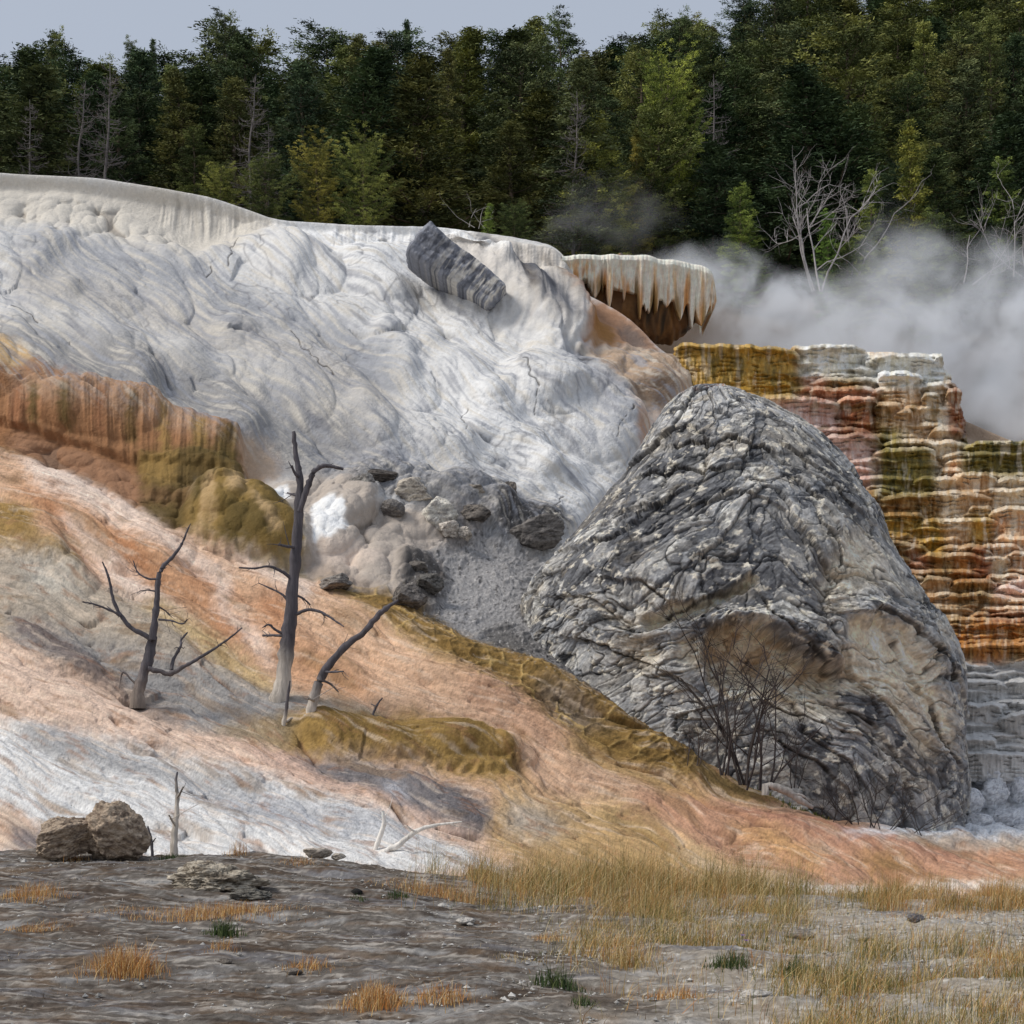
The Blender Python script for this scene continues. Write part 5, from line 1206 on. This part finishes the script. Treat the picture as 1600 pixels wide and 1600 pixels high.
for i, (px_, py_, H_, sp_, ns_, lean, c_, lab) in enumerate([
  (1128,1205,3.2,.30,4,0,(78,72,72),'bare dark upright shrub left of the hollow in the cone'),(1160,1220,3.9,.26,5,0,(72,66,64),'tallest bare dark shrub in front of the hollow'),(1190,1228,3.4,.34,5,.15,(74,68,68),'bare shrub leaning right below the hollow'),
  (1085,1190,1.6,.6,4,0,(88,80,78),'low tangle of grey twigs left of the tall bare shrubs'),(1230,1225,1.8,.7,3,.5,(70,64,62),'thin bare shrub leaning over the fallen log'),
  (1300,1285,1.3,.9,5,0,(74,66,62),'low spreading bare shrub just right of the fallen log'),(1350,1296,1.9,.6,5,0,(70,62,60),'bare shrub at the middle of the cone foot'),(1385,1302,1.7,.8,5,.2,(66,60,58),'dense bare shrub at the right foot of the cone'),
  (1425,1300,1.4,.9,5,.4,(72,66,64),'bare shrub spreading toward the white rubble'),(1460,1290,1.0,1.0,4,.3,(84,78,76),'smallest bare shrub beside the white rubble')]):
    Yb = slopeY(px_, py_)-.6 if py_ > 1270 else moundY(px_, py_)-.9
    shrub('bare_shrub', px_, py_, min(Yb, 39.6), H_, sp_, ns_, c_, lab, 'bare shrub', 600+i, lean, 'bare shrubs at the foot of the cone')
shrub('bare_tree', 1275, 452, 76.5, 6.2, .34, 4, (168,162,160), 'silver grey dead tree with forked limbs rising out of the steam', 'dead tree', 621, fork=4)
shrub('bare_tree', 1335, 430, 78.5, 5.6, .3, 2, (140,134,132), 'second silver bare tree just right of the large forked one', 'dead tree', 622, .2, fork=3)
shrub('bare_tree', 1510, 440, 77.0, 4.8, .9, 3, (150,144,142), 'sprawling silver dead tree at the right edge above the steam', 'dead tree', 623, .5, fork=3)
shrub('bare_tree', 1600, 430, 77.0, 5.0, .6, 3, (146,140,138), 'leaning silver dead tree cut by the right edge', 'dead tree', 624, -.7, fork=3)
shrub('bare_shrub', 742, 352, 70.0, 1.6, .8, 4, (170,164,158), 'grey sticks poking up behind the white rim', 'bare shrub', 625, -.4, fork=2)

# ------------------------------------------------------------------ foreground rocks
def ground_rock(name, px_, py_, w_, h_, c1_, c2_, lab, cat, sd, **k):
    X_, Y_, Z_ = ground_at(px_, py_); return make_rock(name, px_, py_, w_, h_, c1_, c2_, lab, cat, sd, Y=Y_, **k)
bo = empty('boulder', at(145, 1325, 27.0), 'heart shaped brown boulder of two lumps on the ground at the left', 'boulder')
for (px_, w_, h_, sd, tl) in ((108, 118, 54, 71, .2), (178, 104, 72, 76, -.35)):
    o = make_rock('lump', px_, 1328, w_, h_, (176,158,138), (122,106,92), None, None, sd, Y=27.0, plates=.16, sink=.35, n_=200, tilt=tl, lo=.55, hi=.95)
    o.parent = bo; o.location = o.location-bo.location
ground_rock('rough_rock', 335, 1388, 150, 40, (176,166,150), (110,100,88), 'flat pitted grey rock right of the boulder', 'rock', 53, n_=180, plates=.3, sink=.5)
ground_rock('rough_rock', 390, 1404, 66, 16, (120,116,108), (80,76,70), 'low dark ledge of rock in front of the flat pitted rock', 'rock', 54, plates=.3, sink=.5)
for i, (px_, py_, w_, h_, c_, lab) in enumerate([(695,1420,22,11,(196,192,186),'pale angular stone beside the orange grass strip'),(728,1441,30,8,(190,184,176),'flat pale stone right of centre in the bare ground'),(495,1335,46,12,(196,184,170),'pale rubble chunk on the bank edge'),
   (530,1340,26,9,(188,178,164),'small pale chunk next to the rubble on the bank'),(352,1505,20,9,(120,112,104),'small grey stone below the dark green plant'),(556,1396,20,9,(50,48,46),'small black stone in the bare ground'),
   (1250,1466,50,14,(150,140,130),'brown stone among the pebbles at the right'),(1430,1440,30,12,(110,106,108),'dark grey stone near the rust coloured grass'),(1345,1468,40,10,(168,160,150),'flat grey stone in the pebbly patch'),
   (980,1412,30,8,(180,172,160),'pale stone in the tall dry grass'),(460,1520,26,9,(130,122,114),'grey stone at the bottom left of the bare ground'),(1180,1560,60,14,(196,190,182),'white crusty stone in the lower right grass')]):
    ground_rock('stone', px_, py_, w_, h_, c_, tuple(int(v*.75) for v in c_), lab, 'stone', 60+i, n_=50, sink=.5)
rp = np.random.default_rng(88)
def scatter(n_, test, y0=10.2, y1=29):
    out = []
    while len(out) < n_:
        Y_ = 1/rp.uniform(1/y1, 1/y0, 4000) if False else np.sqrt(rp.uniform(y0**2, y1**2, 4000))
        px_ = rp.uniform(-120, 1720, 4000); X_ = (px_-800)/F*Y_; Z_ = ground_z(X_, Y_)
        py_ = HZ-(Z_-CZ)/Y_*F
        m = rp.random(4000) < test(px_, py_, X_, Y_)
        out.extend(np.stack([X_[m], Y_[m], Z_[m], px_[m], py_[m]], 1).tolist())
    return np.array(out[:n_])
pb = scatter(9000, lambda px, py, X, Y: .08+.92*smooth(500, 1100, px)*smooth(-.1, .3, fbm2(X/1.1, Y/1.8, 2, 130))+.3*smooth(.1, .4, fbm2(X/.8, Y/.9, 2, 131)))
oct_ = np.array([(1,0,0),(-1,0,0),(0,1,0),(0,-1,0),(0,0,1),(0,0,-1)], float); of = np.array([(0,2,4),(2,1,4),(1,3,4),(3,0,4),(2,0,5),(1,2,5),(3,1,5),(0,3,5)])
n_ = len(pb); sz = np.exp(rp.normal(-4.35, .5, n_)); q = oct_[None]*sz[:, None, None]*rp.uniform(.5, 1.4, (n_, 6, 1))
q[..., 2] *= .6; aa = rp.uniform(0, 6.28, n_); q = np.stack([q[..., 0]*np.cos(aa)[:, None]-q[..., 1]*np.sin(aa)[:, None], q[..., 0]*np.sin(aa)[:, None]+q[..., 1]*np.cos(aa)[:, None], q[..., 2]], -1)
V = (q+pb[:, None, :3]).reshape(-1, 3); fcs = (of[None]+6*np.arange(n_)[:, None, None]).reshape(-1, 3)
ton = rp.uniform(.22, .62, n_)[:, None]*np.array([1, .96, .9]); o = mesh_obj('pebbles', V, fcs, M_SOIL, col=np.repeat(ton, 6, 0), smooth=False)
tag(o, 'pale pebbles and crust fragments strewn over the bare ground', 'pebbles', kind='stuff')

# ------------------------------------------------------------------ grass
M_GRASS = material('grass_blades', .8, .15)
def blades(roots, h, lean, wid, col, r, wind=.15):
    n_ = len(roots); a = r.uniform(0, 2*PI, n_); ln = np.abs(r.normal(0, lean, n_)); d_ = np.stack([np.cos(a)+wind*2, np.sin(a), 0*a], -1)
    s_ = np.stack([np.cos(a+1.5), np.sin(a+1.5)*.4, 0*a], -1); s_ /= np.linalg.norm(s_, axis=1)[:, None]
    rows = []
    for t in (0, .35, .7, 1.0):
        c = roots+np.array([0, 0, 1])*(h*t)[:, None]*(1-.25*ln[:, None]*t)+d_*(h*ln*t**1.8)[:, None]
        w_ = wid*(1-t*.85)
        rows.append(c-s_*w_[:, None]); rows.append(c+s_*w_[:, None])
    V = np.stack(rows, 1)
    f = np.array([(0,1,3,2),(2,3,5,4),(4,5,7,6)])[None]+8*np.arange(n_)[:, None, None]
    C = np.repeat(col[:, None], 8, 1)
    return V.reshape(-1, 3), f.reshape(-1, 4), C.reshape(-1, 3)
GOLDS = np.array([lin(c) for c in ((204,176,120),(180,150,92),(150,132,80),(120,116,70),(216,196,152),(178,132,82))])
RUSTS = np.array([lin(c) for c in ((206,148,84),(182,122,68),(214,176,112),(150,112,76),(220,192,148))])
def zone(pts, f=10):
    m = None
    def g(px, py): return sample(poly_mask(pts, f), px, np.minimum(py, 1499))
    return g
def in_ell(px, py, cx, cy, rx, ry): return np.clip(1-((px-cx)/rx)**2-((py-cy)/ry)**2, 0, 1)
def gdens(px, py, X, Y):
    n_ = smooth(-.25, .3, fbm2(X/.9, Y/1.2, 3, 140))
    d_ = np.maximum.reduce([smooth(680, 880, px+160*fbm2(X/.5, Y/.8, 3, 146))*(1-smooth(1120, 1330, px+160*fbm2(X/.5, Y/.8, 3, 147)))*(1-smooth(1390, 1440, py))*(.25+.6*n_),
        smooth(820, 960, px+120*fbm2(X/.5, Y/.6, 3, 148))*(1-smooth(1180, 1330, px+120*fbm2(X/.5, Y/.6, 3, 149)))*(1-smooth(1480, 1540, py))*.60*n_,
        smooth(1120, 1300, px)*smooth(1465, 1500, py)*.8*n_, smooth(1250, 1400, px)*(1-smooth(1420, 1435, py))*.9*n_,
        smooth(1230, 1300, px)*.10*n_, smooth(850, 1000, px)*.05*n_])
    return d_
rg_ = np.random.default_rng(91)
pts = scatter(46000, gdens); X_, Y_, Z_, px_, py_ = pts.T
h = np.where(py_ < 1425, .78, .32)*rg_.uniform(.25, 1.2, len(pts))*(.55+.6*smooth(-.3, .4, fbm2(X_/.7, Y_/.9, 2, 143)))*(1-.45*smooth(1240, 1300, px_)*(py_ < 1440))
k = smooth(-.1, .4, fbm2(X_/1.6, Y_/2, 2, 141)); gi = GOLDS[rg_.integers(0, 6, len(pts))]
gi = np.where((rg_.random(len(pts)) < .35*k+.5*smooth(1300, 1500, px_)*(py_ < 1440))[:, None], RUSTS[rg_.integers(0, 5, len(pts))], gi)
gi = np.where((rg_.random(len(pts)) < .25*(1-k))[:, None], np.array([.10, .115, .03]), gi)
V, f, C = blades(pts[:, :3], h, .85, .0022*rg_.uniform(.6, 1.5, len(pts)), gi, rg_)
o = mesh_obj('dry_grass', V, f, M_GRASS, col=C, smooth=False); tag(o, 'tall golden and olive dry grass along the right side of the ground', 'grass', kind='stuff')
lt = scatter(5200, lambda px, py, X, Y: .25+.75*smooth(-.1, .3, fbm2(X/1.2, Y/1.2, 3, 145)))
hz_ = rg_.uniform(.015, .05, len(lt)); V, f, C = blades(lt[:, :3]+np.array([0, 0, .006]), hz_, 2.6, .0022*rg_.uniform(.6, 1.6, len(lt)), np.array([lin(c) for c in ((190,170,136),(96,76,58),(150,120,84),(206,196,180),(70,58,48))])[rg_.integers(0, 5, len(lt))], rg_, .2)
o = mesh_obj('litter', V, f, M_GRASS, col=C, smooth=False); tag(o, 'dead straw and twig litter over the bare ground', 'litter', kind='stuff')
TUFTS = [(195,1520,56,.30,900,'R','bright orange grass tuft at the lower left'),(585,1572,50,.22,700,'R','orange grass tuft at the bottom edge of the frame'),(330,1432,120,.18,1500,'R','long strip of orange grass in the bare ground'),
 (200,1428,60,.10,260,'R','thin orange grass left end of the long strip'),(50,1402,50,.24,500,'R','orange grass clump at the left edge'),(60,1455,50,.12,260,'R','sparse orange grass below the clump at the left edge'),(110,1322,30,.28,200,'R','orange grass growing at the foot of the boulder'),
 (370,1335,16,.30,110,'R','small orange tuft on the bank edge'),(690,1402,90,.22,900,'R','brownish orange grass strip in the middle of the ground'),(470,1350,30,.16,150,'R','little orange grass patch on the bank'),(350,1482,26,.12,140,'R','faint orange grass below the dark green plant'),
 (480,1515,40,.16,200,'R','wispy pink and orange grass in the bare ground'),(690,1562,50,.16,320,'R','orange grass tuft right of the one at the bottom edge'),(980,1508,40,.20,420,'G','short yellow tuft in front of the tall grass'),(770,1372,60,.16,400,'R','orange fringe of grass where the white slope meets the ground'),
 (350,1461,26,.22,240,'D','dark green spiky plant in the bare ground'),(1140,1510,36,.16,260,'D','green leafy weed in the dry grass'),(1245,1525,40,.20,300,'D','larger green weed right of the leafy one'),(870,1540,40,.20,200,'D','thin green weed in the grey soil'),
 (265,1329,24,.12,160,'D','dark green cushion under the bleached stem'),(910,1575,24,.12,120,'D','tiny green weed near the bottom edge'),(620,1402,20,.14,120,'D','dark scrubby plant at the left end of the brownish strip'),(560,1408,18,.10,90,'D','small dark plant in the middle of the ground'),
 (860,1470,40,.12,260,'R','thin rust grass at the left of the golden grass'),(1060,1560,50,.14,240,'R','sparse rust grass in the lower middle'),(800,1500,40,.08,120,'G','faint straw wisps in the lower middle')]
for i, (px_, py_, w_, h_, n_, kd, lab) in enumerate(TUFTS):
    X0, Y0, Z0 = ground_at(px_, py_); r = np.random.default_rng(700+i)
    wd_ = w_/F*Y0; pr = np.stack([r.normal(0, wd_*.55, n_), r.normal(0, max(.06, wd_*.5 if w_ < 60 else .25), n_)], 1)
    zz_ = ground_z(X0+pr[:, 0], Y0+pr[:, 1])-Z0
    pal = {'R': RUSTS, 'G': GOLDS, 'D': np.array([lin(c) for c in ((70,86,50),(56,74,44),(92,100,60))])}[kd]
    V, f, C = blades(np.c_[pr, zz_-.01], h_*r.uniform(.4, 1.1, n_)*np.exp(-(pr[:, 0]/(wd_*1.2))**2), .55, .0026*r.uniform(.6, 1.4, n_)*(1.8 if kd == 'D' else 1), pal[r.integers(0, len(pal), n_)], r, .05)
    nm = {'R': 'grass_tuft', 'G': 'grass_tuft', 'D': 'green_plant'}[kd]
    o = mesh_obj(nm, V, f, M_GRASS, col=C, smooth=False); o.location = (X0, Y0, Z0); tag(o, lab, nm.replace('_', ' ') if kd == 'D' else 'grass tuft', 'tufts in the bare ground', 'stuff' if n_ > 120 and w_ >= 26 or kd != 'D' else None)
M_PETAL = material('petal', .7, .2, base=tuple(lin((132,92,178))))
for (px_, py_, lab) in ((1160,1462,'upper purple flower in the dry grass'),(1166,1470,'lower purple flower in the dry grass')):
    X0, Y0, Z0 = ground_at(px_+6, py_+38); zf = CZ+(HZ-py_)/F*Y0-Z0
    root = empty('flower', (X0-6/F*Y0, Y0, Z0), lab, 'flower')
    V, f = tubes([(np.array([(0, 0, 0), (.01, 0, zf/2), (0, 0, zf)]), [.004, .003, .003])], 5); mesh_obj('stem', V, f, M_GRASS, parent=root, col=np.tile([.1, .13, .04], (len(V), 1)))
    a = np.linspace(0, 2*PI, 9)[:-1]; pv = [(0, 0, zf)]; pf = []
    for q in a:
        b_ = len(pv); pv += [(.016*math.cos(q-.3), .016*math.sin(q-.3)*.9, zf+.004), (.03*math.cos(q), .03*math.sin(q), zf+.014), (.016*math.cos(q+.3), .016*math.sin(q+.3)*.9, zf+.004)]; pf.append((0, b_, b_+1, b_+2))
    mesh_obj('petals', np.array(pv), np.array(pf), M_PETAL, parent=root)
# moss at the foot of the cone
mp = []; rm = np.random.default_rng(95)
for q in range(1500):
    t = rm.random(); px_ = 1200+85*t+rm.normal(0, 12); py_ = 1232+45*t+rm.normal(0, 7); mp.append(tuple(at(px_, py_, slopeY(px_, py_)-.25)))
V, f, C = blades(np.array(mp), .14*rm.uniform(.4, 1.2, 1500), .6, np.full(1500, .010), np.array([lin(c) for c in ((96,108,40),(74,84,34),(120,112,52))])[rm.integers(0, 3, 1500)], rm)
o = mesh_obj('moss', V, f, M_GRASS, col=C, smooth=False); tag(o, 'green moss and grass under the fallen log', 'moss', kind='stuff')

# ------------------------------------------------------------------ steam behind the ledge and the cascade
def steam():
    m = bpy.data.materials.new('steam'); m.use_nodes = True; n = m.node_tree.nodes; l = m.node_tree.links; n.clear()
    out = n.new('ShaderNodeOutputMaterial'); pv = n.new('ShaderNodeVolumePrincipled'); l.new(pv.outputs[0], out.inputs['Volume'])
    pv.inputs['Color'].default_value = (.95, .97, 1.0, 1); pv.inputs['Anisotropy'].default_value = .1
    g_ = n.new('ShaderNodeNewGeometry')
    nz = n.new('ShaderNodeTexNoise'); nz.inputs['Scale'].default_value = .16; nz.inputs['Detail'].default_value = 3; l.new(g_.outputs['Position'], nz.inputs['Vector'])
    sb = n.new('ShaderNodeVectorMath'); sb.operation = 'SUBTRACT'; l.new(nz.outputs['Color'], sb.inputs[0]); sb.inputs[1].default_value = (.5, .5, .5)
    scv = n.new('ShaderNodeVectorMath'); scv.operation = 'SCALE'; l.new(sb.outputs[0], scv.inputs[0]); scv.inputs['Scale'].default_value = 8.5
    ad = n.new('ShaderNodeVectorMath'); l.new(g_.outputs['Position'], ad.inputs[0]); l.new(scv.outputs[0], ad.inputs[1])
    tot = None
    for (px_, py_, Y_, rx, ry, rd, k) in STEAM:
        c = at(px_, py_, Y_); s1_ = n.new('ShaderNodeVectorMath'); s1_.operation = 'SUBTRACT'; l.new(ad.outputs[0], s1_.inputs[0]); s1_.inputs[1].default_value = c
        d1 = n.new('ShaderNodeVectorMath'); d1.operation = 'DIVIDE'; l.new(s1_.outputs[0], d1.inputs[0]); d1.inputs[1].default_value = (rx/F*Y_, rd, ry/F*Y_)
        ln = n.new('ShaderNodeVectorMath'); ln.operation = 'LENGTH'; l.new(d1.outputs[0], ln.inputs[0])
        mr = n.new('ShaderNodeMapRange'); mr.interpolation_type = 'SMOOTHSTEP'; l.new(ln.outputs['Value'], mr.inputs['Value'])
        mr.inputs['From Min'].default_value = .35; mr.inputs['From Max'].default_value = 1.25; mr.inputs['To Min'].default_value = k; mr.inputs['To Max'].default_value = 0
        if tot is None: tot = mr.outputs[0]
        else:
            a = n.new('ShaderNodeMath'); a.operation = 'MAXIMUM'; l.new(tot, a.inputs[0]); l.new(mr.outputs[0], a.inputs[1]); tot = a.outputs[0]
    n2 = n.new('ShaderNodeTexNoise'); n2.inputs['Scale'].default_value = .42; n2.inputs['Detail'].default_value = 4; n2.inputs['Roughness'].default_value = .6; l.new(ad.outputs[0], n2.inputs['Vector'])
    m2 = n.new('ShaderNodeMapRange'); l.new(n2.outputs['Fac'], m2.inputs['Value']); m2.inputs['From Min'].default_value = .42; m2.inputs['From Max'].default_value = .66; m2.inputs['To Min'].default_value = .04; m2.inputs['To Max'].default_value = 1.3
    mu = n.new('ShaderNodeMath'); mu.operation = 'MULTIPLY'; l.new(tot, mu.inputs[0]); l.new(m2.outputs[0], mu.inputs[1])
    m3 = n.new('ShaderNodeMath'); m3.operation = 'MULTIPLY'; l.new(mu.outputs[0], m3.inputs[0]); m3.inputs[1].default_value = 1.0
    l.new(m3.outputs[0], pv.inputs['Density'])
    return m
STEAM = [(1240,512,71,200,66,4.5,.8),(1420,555,71,170,110,4.5,.8),(1580,560,70,130,130,4.5,.9),(1430,410,72,100,95,3.5,.34),(1530,440,72,95,90,3.5,.36),(1090,470,70.5,100,60,3.5,.9),(960,365,71,120,40,2.5,.05),(1450,350,72,60,50,3,.22),(1580,650,69,100,60,3,.7),(1740,575,70.5,130,110,4.5,.7)]
x0, x1, y0, y1, z0, z1 = -1.5, 32, 65.2, 76.5, 9, 29.5
V = np.array([(x, y, z) for x in (x0, x1) for y in (y0, y1) for z in (z0, z1)])
f = np.array([(0,1,3,2),(4,6,7,5),(0,4,5,1),(2,3,7,6),(0,2,6,4),(1,5,7,3)])
o = mesh_obj('steam', V, f, steam(), smooth=False); tag(o, 'white steam drifting behind the cascade and over the forest edge', 'steam', kind='stuff')
